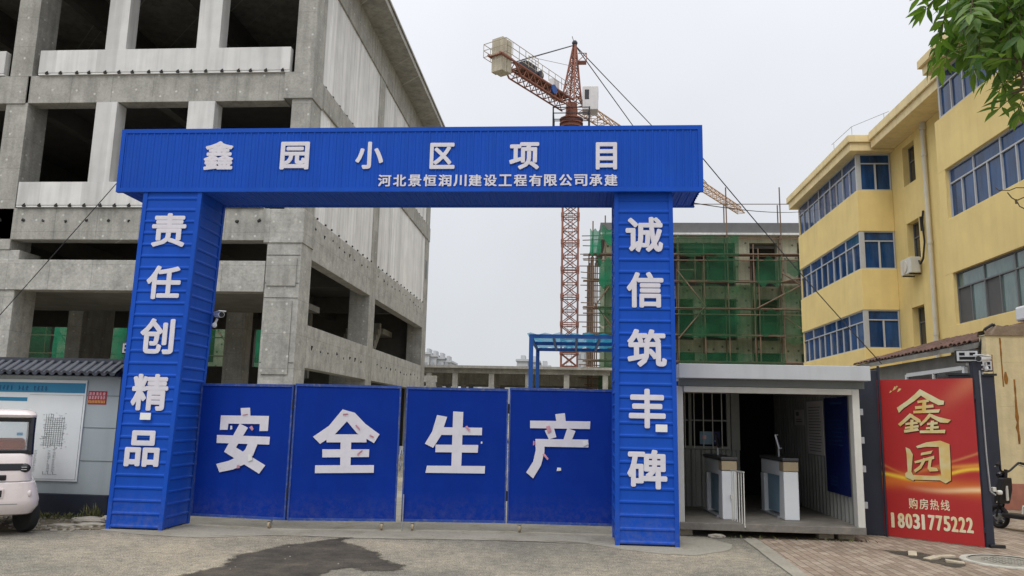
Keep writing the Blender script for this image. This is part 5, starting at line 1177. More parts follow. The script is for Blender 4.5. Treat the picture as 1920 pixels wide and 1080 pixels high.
floodlight(5.98, 11.95, 2.40, 'smaller floodlight low behind the white camera at the red board', math.radians(15))
camera_unit(5.79, 11.5, 2.56, math.radians(-50), 'white bullet camera on the post by the red board', (-.02, .08, -.12))
pc_ = thing('power_socket', 'small white junction box hanging at the edge of the red board post', 'box', (5.86, 11.6, .72))
part('case', M['ac'], pc_, (5.80, 5.85, 11.55, 11.60, .74, .80), bevel=.006); part('plug', M['cream'], pc_, (5.87, 5.94, 11.56, 11.62, .70, .76), bevel=.02)

# ================================================================== YELLOW APARTMENT BUILDING
yb = thing('yellow_apartment_building', 'four storey yellow apartment building with blue glazed bays', 'building', (14, 27, 0))
YL = M['yellow']; XB, XW = 10.805, 12.12
SILL = [1.40, 4.44, 7.43, 10.48]; HEAD = [2.85, 5.87, 8.88, 11.93]
def window_x(X, y0, y1, z0, z1, n, frame, glass, tr=.72, depth=.09, name='window', post=None, t=.042, panes=None):
    """Window in a wall that faces -X: frame bars, mullions, a transom, and panes set behind them."""
    mb = MB(); mb.box(X, X + depth, y0, y1, z0, z0 + t); mb.box(X, X + depth, y0, y1, z1 - t, z1); mb.box(X, X + depth, y0, y0 + t, z0 + t, z1 - t); mb.box(X, X + depth, y1 - t, y1, z0 + t, z1 - t)
    zt = z0 + (z1 - z0) * tr
    if tr < 1: mb.box(X + .003, X + depth, y0 + t, y1 - t, zt - t / 2, zt + t / 2)
    for i in range(1, n):
        yy = y0 + (y1 - y0) * i / n; w = t * (.8 if i % 2 else 1.0) / 2 + .006
        za, zb = (z0 + t, zt - t / 2) if (i % 2 and tr < 1) else (z0 + t, z1 - t)
        mb.box(X + .006, X + depth - .01, yy - w, yy + w, za, zb)
    f = mb.build(name, frame, yb, bevel=0)
    edges = [y0 + t * .5 + (y1 - y0 - t) * i / n for i in range(n + 1)]
    for i in range(n):
        tilt = R.uniform(-.012, .012); g = glass if panes is None else panes[i % len(panes)]
        p = MB(); a, b = edges[i], edges[i + 1]; xx = X + depth * .55
        p.add([(xx + tilt, a, z0 + .02), (xx - tilt, b, z0 + .02), (xx - tilt, b, zt), (xx + tilt, a, zt)], [(0, 1, 2, 3)])
        p.build('pane', g, f)
    p = MB()
    for i in range(0, n, 2):
        a, b = edges[i], edges[min(i + 2, n)]; tilt = R.uniform(-.01, .01); xx = X + depth * .5
        p.add([(xx + tilt, a + .01, zt), (xx - tilt, b - .01, zt), (xx - tilt, b - .01, z1 - .02), (xx + tilt, a + .01, z1 - .02)], [(0, 1, 2, 3)])
    q = p.build('transom_panes', glass, f)
    return f
def window_y(Y, x0, x1, z0, z1, n, frame, glass, tr=.72):
    t = .042; mb = MB(); d = .09
    mb.box(x0, x1, Y, Y + d, z0, z0 + t); mb.box(x0, x1, Y, Y + d, z1 - t, z1); mb.box(x0, x0 + t, Y, Y + d, z0 + t, z1 - t); mb.box(x1 - t, x1, Y, Y + d, z0 + t, z1 - t)
    zt = z0 + (z1 - z0) * tr; mb.box(x0 + t, x1 - t, Y + .003, Y + d, zt - t / 2, zt + t / 2)
    for i in range(1, n): xx = x0 + (x1 - x0) * i / n; mb.box(xx - .03, xx + .03, Y + .006, Y + d - .01, z0 + t, zt - t / 2)
    f = mb.build('window', frame, yb)
    for i in range(n):
        a = x0 + (x1 - x0) * i / n; b = x0 + (x1 - x0) * (i + 1) / n; p = MB(); tl = R.uniform(-.01, .01)
        p.add([(a + .02, Y + .05 + tl, z0 + .02), (b - .02, Y + .05 - tl, z0 + .02), (b - .02, Y + .05 - tl, zt), (a + .02, Y + .05 + tl, zt)], [(0, 1, 2, 3)]); p.build('pane', glass, f)
    p = MB(); p.add([(x0 + .02, Y + .05, zt), (x1 - .02, Y + .05, zt), (x1 - .02, Y + .05, z1 - .02), (x0 + .02, Y + .05, z1 - .02)], [(0, 1, 2, 3)]); p.build('pane', glass, f)
# main wall (faces -X) with small recessed windows
WZ = [(1.3, 2.75), (4.38, 5.80), (7.46, 8.88), (10.28, 11.75)]
mbw = MB(); mbw.box(XW, 24, 28.72, 40, 0, 12.0); mbw.box(XW, 24, 11, 27.72, 0, 12.0); mbw.box(XW + .5, 24, 27.725, 28.715, 0, 12.0)
zz = 0
for z0, z1 in WZ: mbw.box(XW, XW + .495, 27.725, 28.715, zz, z0); zz = z1
mbw.box(XW, XW + .495, 27.725, 28.715, zz, 12.0)
mbw.build('wall', YL, yb)
for z0, z1 in WZ: window_x(XW + .22, 27.73, 28.71, z0 + .005, z1 - .005, 2, M['aludk'], M['darkglass'], .62, .07)
# far bay
def bay_band(z0, z1, y0, y1, name='bay_wall', xb=XB):
    mb = MB(); mb.box(xb, XW - .002, y0, y1, z0, z1); return mb.build(name, YL, yb, bevel=.012)
FB0, FB1 = 29.75, 37.6
zp = 0
for i in range(4):
    bay_band(zp, SILL[i], FB0, FB1); zp = HEAD[i]
    if i: 
        window_x(XB + .04, FB0 + .14, FB1, SILL[i], HEAD[i], 10, M['alu'], M['blueglass'], .70, .09)
        window_y(FB0 + .03, XB + .15, XW - .02, SILL[i], HEAD[i], 2, M['alu'], M['blueglass'], .74)
        part('corner_post', M['alu'], yb, (XB + .02, XB + .145, FB0 + .02, FB0 + .135, SILL[i] + .002, HEAD[i] - .002))
        part('bay_floor', M['concdark'], yb, (XB + .3, XW, FB0 + .3, FB1 - .2, SILL[i] + .002, SILL[i] + .03))
        part('bay_end_wall', YL, yb, (XB + .05, XW, FB1 - .12, FB1 - .005, SILL[i], HEAD[i]))
# near bay
NB0, NB1 = 11.0, 23.25
zp = 0; tops = [2.9, 5.95, 9.03, 12.0]; sills = [1.4, 4.47, 7.54, 10.63]
for i in range(4):
    bay_band(zp, sills[i], NB0, NB1); zp = tops[i]
    if i == 1: window_x(XB + .10, 15.4, 22.8, sills[i], tops[i], 10, M['aludk'], M['greenglass'], .70, .08, panes=[M['greenglass'], M['greenglass'], M['screenmesh'], M['greenglass'], M['greenglass'], M['greenglass'], M['greenglass'], M['screenmesh'], M['greenglass'], M['screenmesh']]); part('jamb', YL, yb, (XB + .002, XW, 22.803, NB1 - .002, sills[i], tops[i]))
    elif i == 2: window_x(XB + .10, 14.6, 22.82, sills[i], tops[i], 12, M['alu'], M['blueglass'], .70, .09); part('jamb', YL, yb, (XB + .002, XW, 22.823, NB1 - .002, sills[i], tops[i]))
    elif i == 3: window_x(XB + .02, 14.6, 22.9, sills[i], tops[i] - .02, 12, M['alu'], M['blueglass'], .70, .09); part('jamb', M['alu'], yb, (XB + .03, XW, 22.903, 22.98, sills[i], tops[i] - .01))
part('near_jamb', YL, yb, (XB + .003, XW, 11, 14.55, 2.9, 12.0))
# cornice in two steps
def cornice(*boxes):
    for b in boxes: mb = MB(); mb.box(*b); mb.build('cornice', M['cornice'], yb, bevel=.015)
cornice((11.25, 24.3, 23.0, 29.35, 12.003, 12.30), (11.17, 24.4, 23.0, 29.30, 12.302, 12.62), (10.50, 24.3, 29.40, 37.95, 11.935, 12.26), (10.42, 24.4, 29.32, 38.05, 12.262, 12.55), (10.42, 24.3, 10.6, 22.95, 12.005, 12.25), (10.32, 24.4, 10.5, 23.05, 12.252, 12.50))
part('roof', M['scroof'], yb, (12, 24, 11, 40, 12.56, 12.58))
mb = MB(); mb.tube([V((11.4, 27.9, 12.9)), V((10.6, 29.4, 12.9)), V((10.5, 31.4, 12.9))], .012, 5)
for p in ((10.6, 29.4), (10.55, 31.3), (11.3, 28.1)): mb.cyl((p[0], p[1], 12.55), (p[0], p[1], 12.9), .012, 5)
mb.build('lightning_strip', M['steel'], yb)
mb = MB(); mb.cyl((12.02, 26.75, 0), (12.02, 26.75, 11.75), .075, 12); mb.cyl((12.02, 26.75, 11.75), (12.05, 26.75, 12.0), .11, 12)
for z in (1.5, 4.6, 7.7, 10.8): mb.cyl((12.02, 26.75, z), (12.02, 26.75, z + .12), .09, 12)
mb.build('downpipe', M['pvc'], yb, smooth=True)
ac = thing('air_conditioner', 'cream air conditioner unit under the small middle window of the yellow building', 'air conditioner', (11.9, 28.1, 6.85))
part('case', M['ac'], ac, (11.72, 12.06, 27.65, 28.5, 6.9, 7.46), bevel=.02)
mb = MB(); mb.cyl((11.716, 28.14, 7.18), (11.70, 28.14, 7.18), .22, 18); mb.build('fan_grille', M['pvc'], ac)
mb = MB()
for y in (27.8, 28.35): mb.box(11.72, 12.12, y - .02, y + .02, 6.86, 6.897)
mb.build('bracket', M['black'], ac)
mb = MB(); mb.tube([V((12.0, 27.62, 7.3)), V((11.95, 27.4, 7.15)), V((11.98, 27.25, 7.3)), V((12.05, 27.22, 7.9)), V((12.05, 27.3, 8.6)), V((12.08, 27.25, 9.0))], .035, 6); mb.tube([V((12.05, 27.33, 8.3)), V((12.02, 27.3, 8.8))], .06, 6); mb.build('pipe', M['black'], ac)
wu = thing('wall_unit', 'white plastic box end on the sill of the yellow bay above the broken wall', 'box', (10.6, 18.9, 4.2))
part('case', M['turn'], wu, (10.45, 10.80, 18.2, 19.2, 4.10, 4.45), bevel=.05)
# ================================================================== LOW HOUSE
lh = thing('low_house', 'low rendered outhouse with rusty streaks, broken parapet and clay tile eaves', 'house', (11, 19, 0))
part('front_wall', M['stucco'], lh, (8.52, 14, 16.8, 17.05, .52, 2.05), (8.52, 9.42, 16.8, 17.05, 2.052, 2.95), (10.3, 14, 16.8, 17.05, 2.052, 2.95), (8.52, 14, 16.8, 17.05, 2.952, 3.52))
part('plinth', M['pinkbase'], lh, (8.50, 14, 16.78, 17.04, 0, .518), bevel=.01)
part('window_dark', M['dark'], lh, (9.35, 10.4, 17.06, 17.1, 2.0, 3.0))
mb = MB()
for i in range(7): mb.box(9.46 + i * .13, 9.475 + i * .13, 16.9, 16.915, 2.055, 2.95)
mb.box(9.42, 10.3, 16.905, 16.92, 2.5, 2.52); mb.build('window_bars', M['black'], lh)
# uneven broken top of the wall
mb = MB(); n = 40; top = []
for i in range(n + 1):
    x = 8.5 + 5.5 * i / n; h_ = 3.72 + .09 * noise.noise(V((x * 2.2, 1, 0))) + .05 * noise.noise(V((x * 6, 2, 0))) - (.16 if i < 2 else 0)
    lo = 3.50 + .05 * noise.noise(V((x * 3.1, 4, 0)))
    top.append((x, lo, h_))
for i in range(n):
    (xa, la, ha), (xb_, lb, hb) = top[i], top[i + 1]
    mb.add([(xa, 16.77, la), (xb_, 16.77, lb), (xb_, 16.79, hb), (xa, 16.79, ha), (xa, 17.1, la), (xb_, 17.1, lb), (xb_, 17.05, hb), (xa, 17.05, ha)], [(0, 1, 2, 3), (3, 2, 6, 7), (4, 7, 6, 5), (0, 4, 5, 1)])
mb.build('broken_parapet', M['brokenbrick'], lh)
for k_, (x0_, z1_, z0_, w_) in enumerate(((8.80, 3.45, 2.45, .035), (9.02, 2.6, 1.3, .05), (8.62, 3.1, 2.7, .02), (9.35, 3.5, 3.3, .03), (8.86, 2.75, 2.5, .06), (10.6, 3.4, 2.2, .05))):
    pts = []; nn_ = 12
    for i in range(nn_ + 1): z = z1_ + (z0_ - z1_) * i / nn_; pts.append((x0_ - w_ * (.3 + abs(noise.noise(V((k_, z * 4, 0))))), z))
    for i in range(nn_, -1, -1): z = z1_ + (z0_ - z1_) * i / nn_; pts.append((x0_ + w_ * (.3 + abs(noise.noise(V((k_ + 9, z * 4, 3))))), z))
    mb = MB(); mb.add([(x, 16.796, z) for x, z in pts], [tuple(range(len(pts)))]); mb.build('rust_streak', M['rust'], lh)
part('side_wall', M['greywall'], lh, (8.66, 8.9, 17.06, 24, 0, 3.24), bevel=.01)
mb = MB()
for y0, y1 in ((17.9, 18.0), (19.4, 19.46), (20.9, 21.0)): mb.box(8.58, 8.655, y0, y1, 2.2, 2.92)
for z0, z1 in ((2.2, 2.28), (2.86, 2.95)): mb.box(8.575, 8.65, 18.0, 20.9, z0, z1)
f_ = mb.build('window_frame', M['turn'], lh); mb = MB(); mb.box(8.63, 8.655, 18.0, 20.9, 2.28, 2.86); mb.build('pane', M['darkglass'], f_)
mb = MB(); mb.prism([(8.42, 17.06, 3.25), (8.42, 17.06, 3.36), (12.4, 17.06, 4.5), (12.4, 17.06, 4.38)], (0, 7.2, 0)); mb.build('roof_slope', M['greywall'], lh)
mb = MB(); RR = random.Random(11); y = 17.1
while y < 24.2:
    for j in range(9):
        x = 8.40 + j * .34 + RR.uniform(-.02, .02); z = 3.385 + (x - 8.42) * .287 + RR.uniform(-.012, .02)
        a = [V((x, y + .105 + .10 * math.cos(math.pi * i / 6), z + .06 * math.sin(math.pi * i / 6))) for i in range(7)]; d_ = V((.38, RR.uniform(-.02, .02), .118))
        b = [p + d_ for p in a]; a2 = [p - V((0, 0, .02)) for p in reversed(a)]
        mb.add(a + b, [(i, i + 1, i + 8, i + 7) for i in range(6)]); mb.add(a + a2, [tuple(range(14))])
    y += .215 + RR.uniform(-.01, .012)
mb.build('roof_tiles', M['clay'], lh)
mb = MB(); mb.tube([V((8.85, 16.95, 3.6)), V((8.75, 16.9, 3.75)), V((8.6, 16.95, 3.65)), V((8.5, 17.0, 3.3)), V((8.5, 17.05, 3.1))], .03, 6); mb.build('black_cable', M['black'], lh)
# ================================================================== ELECTRIC SCOOTER
THS = math.radians(24.6)
sc_ = thing('electric_scooter', 'small black electric scooter with pale trim parked by the dark panel', 'scooter', (7.42, 12.66, 0), None, THS)
def wheel(y, r, w):
    mb = MB(); n = 22; k_ = 8; vs = []; fs = []
    for i in range(n):
        a_ = 2 * math.pi * i / n
        for j in range(k_):
            b_ = 2 * math.pi * j / k_; rr_ = r - w + w * math.cos(b_); vs.append(V((w * .9 * math.sin(b_), y + rr_ * math.cos(a_), r + rr_ * math.sin(a_))))
    for i in range(n):
        for j in range(k_): fs.append((i * k_ + j, ((i + 1) % n) * k_ + j, ((i + 1) % n) * k_ + (j + 1) % k_, i * k_ + (j + 1) % k_))
    mb.add(vs, fs); o = mb.build('wheel', M['rubber'], sc_, smooth=True)
    mb = MB(); mb.cyl((-.045, y, r), (.045, y, r), .05, 12)
    for i in range(5): a_ = 2 * math.pi * i / 5; mb.cyl((0, y, r), (0, y + (r - .05) * math.cos(a_), r + (r - .05) * math.sin(a_)), .014, 5)
    mb.build('rim', M['rim'], o)
wheel(1.15, .19, .036); wheel(0, .19, .036)
def tb(name, pts, r, m, par=None, n=8): mb = MB(); mb.tube([V(p) for p in pts], r, n); return mb.build(name, m, par or sc_, smooth=True)
for sx_ in (-.055, .055): tb('fork', [(sx_, 1.15, .19), (sx_, 1.07, .45)], .016, M['black'])
tb('steering_column', [(0, 1.09, .42), (0, .98, .80), (0, .96, .95)], .028, M['black'])
tb('front_shield_trim', [(-.12, 1.06, .42), (-.13, 1.02, .62), (-.08, .99, .80)], .014, M['cream'])
mb = MB(); mb.loft([[V((-.13, 1.12, .40)), V((.13, 1.12, .40)), V((.13, 1.03, .40)), V((-.13, 1.03, .40))], [V((-.15, 1.08, .62)), V((.15, 1.08, .62)), V((.15, .98, .62)), V((-.15, .98, .62))], [V((-.09, 1.04, .82)), V((.09, 1.04, .82)), V((.09, .93, .82)), V((-.09, .93, .82))]]); mb.build('front_shield', M['black'], sc_, bevel=.02)
mb = MB(); mb.box(-.022, .022, .962, .978, .46, .76); mb.build('pale_strip', M['cream'], sc_)
tb('handlebar', [(-.34, .84, 1.03), (-.22, .90, 1.06), (-.10, .97, .93), (0, .97, .90), (.10, .97, .93), (.22, .90, 1.06), (.34, .84, 1.03)], .016, M['black'])
for sx_ in (-1, 1):
    tb('grip', [(sx_ * .24, .885, 1.055), (sx_ * .35, .835, 1.028)], .022, M['rubber']); tb('brake_lever', [(sx_ * .22, .91, 1.03), (sx_ * .32, .90, 1.00)], .008, M['steel'])
mb = MB(); mb.sphere((0, 1.06, .86), .075, 12, 8, 0, (1, .8, .8)); mb.build('headlight', M['blackgloss'], sc_, smooth='all')
mb = MB(); mb.box(-.13, .13, .42, 1.0, .20, .27); mb.build('footboard', M['black'], sc_, bevel=.02)
mb = MB(); mb.box(-.12, .12, .30, .62, .275, .42); mb.build('battery_box', M['black'], sc_, bevel=.03)
tb('battery_trim', [(-.125, .30, .40), (-.128, .46, .37), (-.125, .62, .41), (-.125, .64, .29)], .014, M['cream'])
mb = MB(); mb.loft([[V((-.10, .02, .55)), V((.10, .02, .55)), V((.07, .42, .56)), V((-.07, .42, .56))], [V((-.13, -.02, .62)), V((.13, -.02, .62)), V((.08, .45, .61)), V((-.08, .45, .61))], [V((-.11, .02, .66)), V((.11, .02, .66)), V((.06, .42, .645)), V((-.06, .42, .645))]]); mb.build('saddle', M['rubber'], sc_, bevel=.02)
tb('seat_post', [(0, .26, .26), (0, .22, .58)], .022, M['steel']); tb('rear_frame', [(-.07, 0, .19), (-.07, .22, .3), (-.05, .45, .3)], .018, M['cream']); tb('rear_frame', [(.07, 0, .19), (.07, .22, .3), (.05, .45, .3)], .018, M['black'])
tb('kickstand', [(-.09, .30, .22), (-.20, .22, .01)], .012, M['black'])
mb = MB(); mb.box(-.06, .06, -.22, .16, .395, .415); mb.build('rear_mudguard', M['black'], sc_, bevel=.008)
# ================================================================== MANHOLE, RUBBLE, WEEDS
mh = thing('manhole_cover', 'round cast iron manhole cover with cement collar in the brick paving', 'manhole cover', (5.28, 10.32, 0))
def disc(r0, r1, z0, z1, name, m, n=40, wob=0):
    mb = MB(); vs = []; fs = []
    for i in range(n):
        a_ = 2 * math.pi * i / n; w = 1 + wob * noise.noise(V((math.cos(a_) * 2, math.sin(a_) * 2, 1)))
        for r, z in ((r0, z1), (r1 * w, z1 - .003), (r1 * w * 1.01, z0)): vs.append(V((5.28 + r * math.cos(a_), 10.32 + r * math.sin(a_), z)))
    for i in range(n):
        for j in range(2): q = (i + 1) % n; fs.append((i * 3 + j, i * 3 + j + 1, q * 3 + j + 1, q * 3 + j))
    if r0 < .01: pass
    mb.add(vs, fs); mb.build(name, m, mh)
disc(.43, .50, .006, .022, 'cement_collar', M['mortarring'], wob=.05); disc(.405, .428, .008, .026, 'ring', M['iron']); disc(.001, .40, .008, .02, 'lid', M['iron'])
mb = MB()
for i in range(-4, 5):
    for j in range(-4, 5):
        if i * i + j * j < 17: mb.box(5.28 + i * .07 - .02, 5.28 + i * .07 + .02, 10.32 + j * .07 - .008, 10.32 + j * .07 + .008, .02, .025)
q_ = mb.build('raised_pattern', M['iron'], mh); q_['kind'] = 'stuff'
for i, (x, y, a_, tx, lab) in enumerate(((4.42, 10.35, .5, .12, 'loose paving brick tilted in the dark hollow beside the manhole'), (4.58, 10.12, -.3, -.08, 'loose paving brick lying between the hollow and the manhole collar'), (4.30, 10.62, 1.2, .1, 'loose paving brick at the far tip of the dark hollow'), (4.66, 10.52, .2, .05, 'loose paving brick touching the manhole collar'))):
    mb = MB(); u_ = V((math.cos(a_), math.sin(a_), tx)).normalized(); w_ = V((-math.sin(a_), math.cos(a_), 0)); mb.obox(V((x, y, .0)), u_, w_, u_.cross(w_), -.10, .10, -.05, .05, .0, .032); tag(mb.build('loose_brick', M['brickblock'], None, bevel=.006, loc=(x, y, 0)), lab, 'brick', 'loose paving bricks')
def rock(x, y, sx_, sy_, sz, rot, lab, seed):
    mb = MB(); n, k_ = 10, 6; vs = []
    for j in range(k_ + 1):
        t_ = math.pi * j / k_
        for i in range(n):
            p_ = 2 * math.pi * i / n; d_ = V((math.sin(t_) * math.cos(p_), math.sin(t_) * math.sin(p_), math.cos(t_))); m_ = max(abs(d_.x), abs(d_.y), abs(d_.z)); d_ = d_ * (.55 + .45 / m_ * .75) * (1 + .3 * noise.noise(d_ * 1.6 + V((seed, 0, 0))))
            a_, b_ = d_.x * sx_, d_.y * sy_; vs.append(V((x + a_ * math.cos(rot) - b_ * math.sin(rot), y + a_ * math.sin(rot) + b_ * math.cos(rot), max(.005, sz * .8 + d_.z * sz))))
    mb.add(vs, [(j * n + i, (j + 1) * n + i, (j + 1) * n + (i + 1) % n, j * n + (i + 1) % n) for j in range(k_) for i in range(n)])
    tag(mb.build('concrete_chunk', M['rock'], None, loc=(x, y, 0)), lab, 'rubble', 'broken concrete by the gateway pillar')
rock(-6.82, 11.0, .24, .13, .055, .1, 'flat broken concrete slab lying by the wall foot next to the blue pillar', 1)
rock(-6.60, 11.15, .15, .10, .06, .5, 'thick concrete lump on the rubble pile against the pillar', 2)
rock(-7.05, 11.1, .13, .09, .04, -.3, 'small concrete lump by the weeds at the wall foot', 3)
rock(-6.62, 10.72, .22, .10, .03, .25, 'thin broken slab lying out from the pillar corner', 4)
rock(-6.95, 10.62, .20, .09, .025, .15, 'thin broken slab in the dirt midway between car and pillar', 5)
rock(-7.35, 10.4, .09, .06, .02, 0, 'little pale concrete chip in the dirt by the car wheel', 6)
rock(2.05, 11.62, .14, .07, .03, .3, 'grey concrete chip under the booth edge near the blue pillar', 7)
def weeds(lab, cx_, cy_, rx, ry, n, h):
    mb = MB()
    for i in range(n):
        x = cx_ + R.uniform(-rx, rx); y = cy_ + R.uniform(-ry, ry); hh = h * R.uniform(.3, 1); a_ = R.uniform(0, 6.28); l = R.uniform(.02, .12); d_ = V((math.cos(a_), math.sin(a_), 0)); w = V((-d_.y, d_.x, 0)) * R.uniform(.004, .010)
        p0 = V((x, y, .008)); p1 = p0 + d_ * l * .4 + Z_ * hh * .7; p2 = p0 + d_ * l + Z_ * hh
        mb.add([p0 - w, p0 + w, p1 + w, p1 - w, p2], [(0, 1, 2, 3), (3, 2, 4)])
    tag(mb.build('weeds', M['weed'], None, loc=(cx_, cy_, 0)), lab, 'weeds', None, 'stuff')
weeds('dry weeds along the wall foot', -7.4, 11.32, .7, .12, 260, .10); weeds('tuft of weeds by the concrete lumps', -6.95, 11.25, .10, .08, 60, .24); weeds('weeds under the booth edge', 3.2, 11.6, 1.2, .05, 50, .05)
mb = MB(); RR = random.Random(5)
for i in range(260):
    x = RR.uniform(-8.6, -6.4); y = RR.uniform(10.2, 11.45); s_ = RR.uniform(.006, .03); mb.box(x - s_, x + s_, y - s_ * RR.uniform(.4, 1), y + s_ * .6, .006, .008 + s_ * RR.uniform(.5, 1))
for i in range(90):
    x = RR.uniform(-6, 2.2); y = RR.uniform(6.5, 11.4); s_ = RR.uniform(.002, .007); mb.box(x - s_, x + s_, y - s_, y + s_ * .6, .004, .006 + s_)
tag(mb.build('gravel', M['rock']), 'loose stones and grit on the ground', 'gravel', None, 'stuff')
# ================================================================== CABLES
def cable(lab, pts, r, sag=0.0, n=14):
    P = [V(p) for p in pts]; out = []
    for a_, b_ in zip(P[:-1], P[1:]):
        for i in range(n): t_ = i / n; q = a_.lerp(b_, t_); q.z -= sag * 4 * t_ * (1 - t_); out.append(q)
    out.append(P[-1]); mb = MB(); mb.tube(out, r, 5); tag(mb.build('cable', M['cable'], None, loc=P[0]), lab, 'cable', 'overhead cables')
cable('black stay cable running down from the gateway beam over the booth to the dark post', [(1.75, 11.2, 5.62), (4.75, 12.45, 2.55)], .008, .05)
cable('black cable running from the gateway beam down past the grey building over the tiled wall', [(-6.62, 11.1, 5.35), (-7.09, 11.2, 5.06), (-12.2, 12.8, .4)], .007, .03)
cable('thin line strung between the gateway beam and the yellow building', [(1.77, 11.3, 4.78), (11.2, 33.5, 11.0)], .008, .25)
# ================================================================== ASH TREE
at = thing('ash_tree', 'leafy green ash tree whose branches hang over the street near the camera', 'tree', (4.1, 3.5, 0))
tk = MB(); tk.tube([V((4.1, 3.5, -.05)), V((4.08, 3.5, .5)), V((4.02, 3.52, 1.6)), V((3.95, 3.5, 2.8)), V((3.85, 3.48, 4.0))], [.17, .13, .115, .10, .08], 12)
tk.build('trunk', M['bark'], at, smooth='all')
limbs = []
def limb(pts, r0, r1):
    mb = MB(); n = len(pts); mb.tube([V(p) for p in pts], [r0 + (r1 - r0) * i / (n - 1) for i in range(n)], 7); mb.build('branch', M['bark'], at, smooth='all'); limbs.append([V(p) for p in pts])
limb([(3.95, 3.5, 2.8), (3.4, 3.6, 3.35), (2.8, 3.65, 3.7), (2.2, 3.65, 3.85), (1.8, 3.62, 3.78)], .05, .008)
limb([(3.9, 3.5, 3.4), (3.3, 3.5, 3.9), (2.6, 3.45, 4.2), (2.0, 3.5, 4.25)], .045, .008)
limb([(3.85, 3.48, 4.0), (3.9, 4.0, 4.9), (3.7, 4.3, 5.6)], .06, .012); limb([(3.85, 3.48, 4.0), (4.5, 3.2, 4.8), (5.0, 3.0, 5.4)], .055, .012); limb([(3.85, 3.48, 4.0), (3.4, 3.0, 4.9), (3.0, 2.7, 5.4)], .05, .012)
limb([(3.4, 3.6, 3.35), (2.75, 3.55, 3.3), (2.25, 3.55, 3.2), (2.0, 3.55, 3.12)], .025, .005)
lv = MB(); LR = random.Random(21)
def leaflet(p, d, up, l, w):
    s_ = d.cross(up).normalized(); u2 = s_.cross(d); q = []
    for f, g_, dz in ((0, .0, 0), (.25, .8, .02), (.5, 1, .02), (.75, .62, -.01), (1, 0, -.06)):
        c = p + d * (l * f) + u2 * (l * dz); q.append((c, s_ * (w * g_ / 2)))
    vs = [q[0][0], q[1][0] - q[1][1] + u2 * w * .12, q[1][0], q[1][0] + q[1][1] + u2 * w * .12, q[2][0] - q[2][1] + u2 * w * .14, q[2][0], q[2][0] + q[2][1] + u2 * w * .14, q[3][0] - q[3][1] + u2 * w * .08, q[3][0], q[3][0] + q[3][1] + u2 * w * .08, q[4][0]]
    lv.add(vs, [(0, 2, 1), (0, 3, 2), (1, 2, 5, 4), (2, 3, 6, 5), (4, 5, 8, 7), (5, 6, 9, 8), (7, 8, 10), (8, 9, 10)])
tw = MB()
def compound(c, d, n=4, sc=1.0):
    d = d.normalized(); L = .20 * sc; side = d.cross(Z_); side = side.normalized() if side.length > .05 else X_.copy()
    side = (side + V((LR.uniform(-.3, .3), LR.uniform(-.3, .3), LR.uniform(-.3, .3)))).normalized(); up = side.cross(d); up = up if up.z > 0 else -up
    pts = [c + d * (L * i / n) - Z_ * (.03 * (i / n) ** 2) for i in range(n + 1)]; tw.tube(pts, .0018, 4)
    for i in range(1, n + 1):
        for s_ in (-1, 1):
            dd = (d * .62 + side * s_ * .75 + V((LR.uniform(-.2, .2), LR.uniform(-.2, .2), LR.uniform(-.32, .05)))).normalized()
            leaflet(pts[i] - d * LR.uniform(0, .02), dd, up, LR.uniform(.075, .125) * sc, LR.uniform(.021, .034) * sc)
    leaflet(pts[-1], (d + V((0, 0, -.2))).normalized(), up, .115 * sc, .032 * sc)
def nearest(p):
    best = None
    for l in limbs:
        for a_, b_ in zip(l[:-1], l[1:]):
            ab = b_ - a_; t_ = max(0, min(1, (p - a_).dot(ab) / ab.dot(ab))); q = a_ + ab * t_
            if best is None or (q - p).length < best[0]: best = ((q - p).length, q)
    return best[1]
def spray(p, n=3, sc=1.0):
    q = nearest(p); mid = q.lerp(p, .5) + V((LR.uniform(-.05, .05), LR.uniform(-.05, .05), .06)); tw.tube([q, mid, p], [.006, .004, .003], 5)
    out = (p - q); out = out.normalized() if out.length > .02 else V((-1, 0, -.2))
    for i in range(n): compound(p.lerp(mid, .18 * i), (out + V((LR.uniform(-.8, .8), LR.uniform(-.8, .8), LR.uniform(-.9, .25)))), LR.choice((3, 4, 4)), sc)
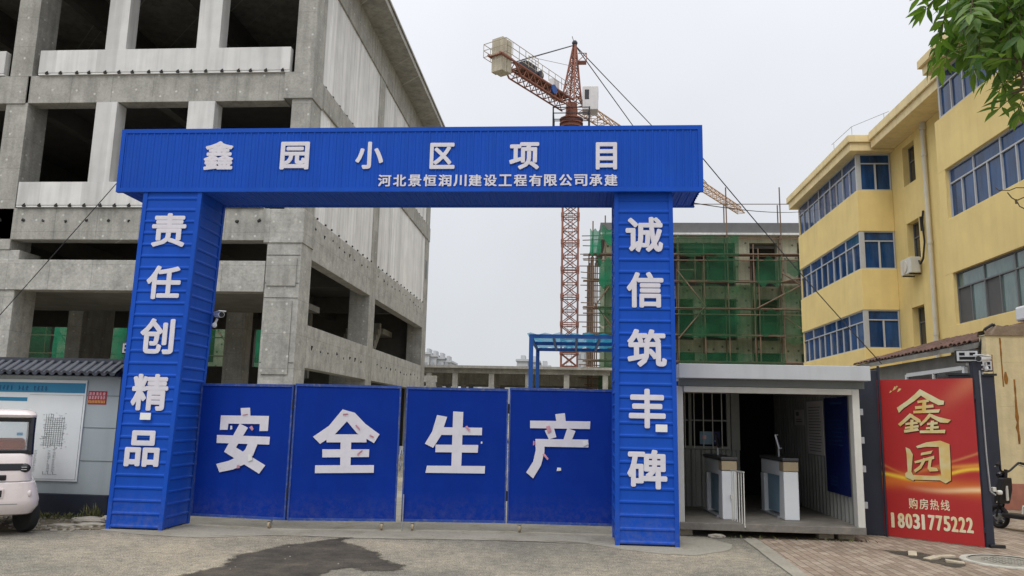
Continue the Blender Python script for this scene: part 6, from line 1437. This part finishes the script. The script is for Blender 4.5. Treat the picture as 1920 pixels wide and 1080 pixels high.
# the hanging sprays over the street, then the rest of the crown
HANG = [(1.74, 3.6, 3.60), (1.78, 3.5, 3.52), (1.80, 3.7, 3.66), (1.83, 3.45, 3.58), (1.86, 3.6, 3.50), (1.90, 3.55, 3.62), (1.93, 3.75, 3.55), (1.90, 3.5, 3.42), (1.96, 3.6, 3.45), (2.0, 3.5, 3.55), (2.02, 3.7, 3.40), (2.05, 3.55, 3.30), (2.08, 3.5, 3.62), (2.1, 3.65, 3.50), (1.98, 3.4, 3.66), (1.88, 3.65, 3.70), (2.1, 3.4, 3.38), (2.14, 3.6, 3.25), (2.0, 3.5, 3.20), (2.05, 3.6, 3.12), (1.96, 3.55, 3.14), (2.12, 3.55, 3.08), (2.18, 3.6, 3.4), (2.2, 3.5, 3.6), (2.16, 3.7, 3.7), (1.94, 3.6, 3.34), (1.84, 3.55, 3.66), (2.04, 3.85, 3.6), (2.2, 3.8, 3.3), (2.0, 3.9, 3.72), (1.9, 3.85, 3.6), (2.06, 3.95, 3.46)]
for p in HANG:
    spray(V(p) + V((.06, 0, .05)), 2)
for i in range(60):
    p = V((LR.uniform(1.93, 2.4), LR.uniform(3.4, 4.1), LR.uniform(3.46, 4.1)))
    spray(p, 2)
cnt = 0
while cnt < 420:
    d = V((LR.gauss(0, 1), LR.gauss(0, 1), LR.gauss(0, 1))).normalized() * LR.uniform(.45, 1) ** .6
    p = V((3.75 + d.x * 1.9, 3.6 + d.y * 1.7, 4.75 + d.z * 1.35))
    u_, v_ = proj(p)
    if p.y > .3 and -60 < u_ < 1985 and v_ > -70: continue
    spray(p, 3); cnt += 1
lv.build('foliage', M['leaf'], at); tw.build('twigs', M['bark'], at)
bt = MB(); b0 = ay(1925, 352, 3.55); bt.tube([ay(1990, 330, 3.6), b0, ay(1905, 352, 3.55), ay(1893, 357, 3.55), ay(1873, 357, 3.55), ay(1866, 351, 3.56)], .0022, 5); bt.tube([ay(1990, 345, 3.6), ay(1925, 368, 3.55), ay(1906, 376, 3.55), ay(1897, 371, 3.55), ay(1889, 361, 3.55)], .0026, 5); bt.tube([ay(1906, 376, 3.55), ay(1912, 387, 3.55), ay(1925, 393, 3.55), ay(1990, 380, 3.6)], .0024, 5); bt.tube([ay(1905, 374, 3.55), ay(1906, 382, 3.55)], .005, 5)
bt.tube([ay(1990, 330, 3.6), ay(2100, 250, 3.6), V((3.0, 3.6, 3.5))], .004, 5); bt.tube([ay(1990, 345, 3.6), ay(1990, 330, 3.6)], .003, 5); bt.tube([ay(1990, 380, 3.6), ay(1990, 345, 3.6)], .003, 5)
bt.build('bare_twig', M['bark'], at)
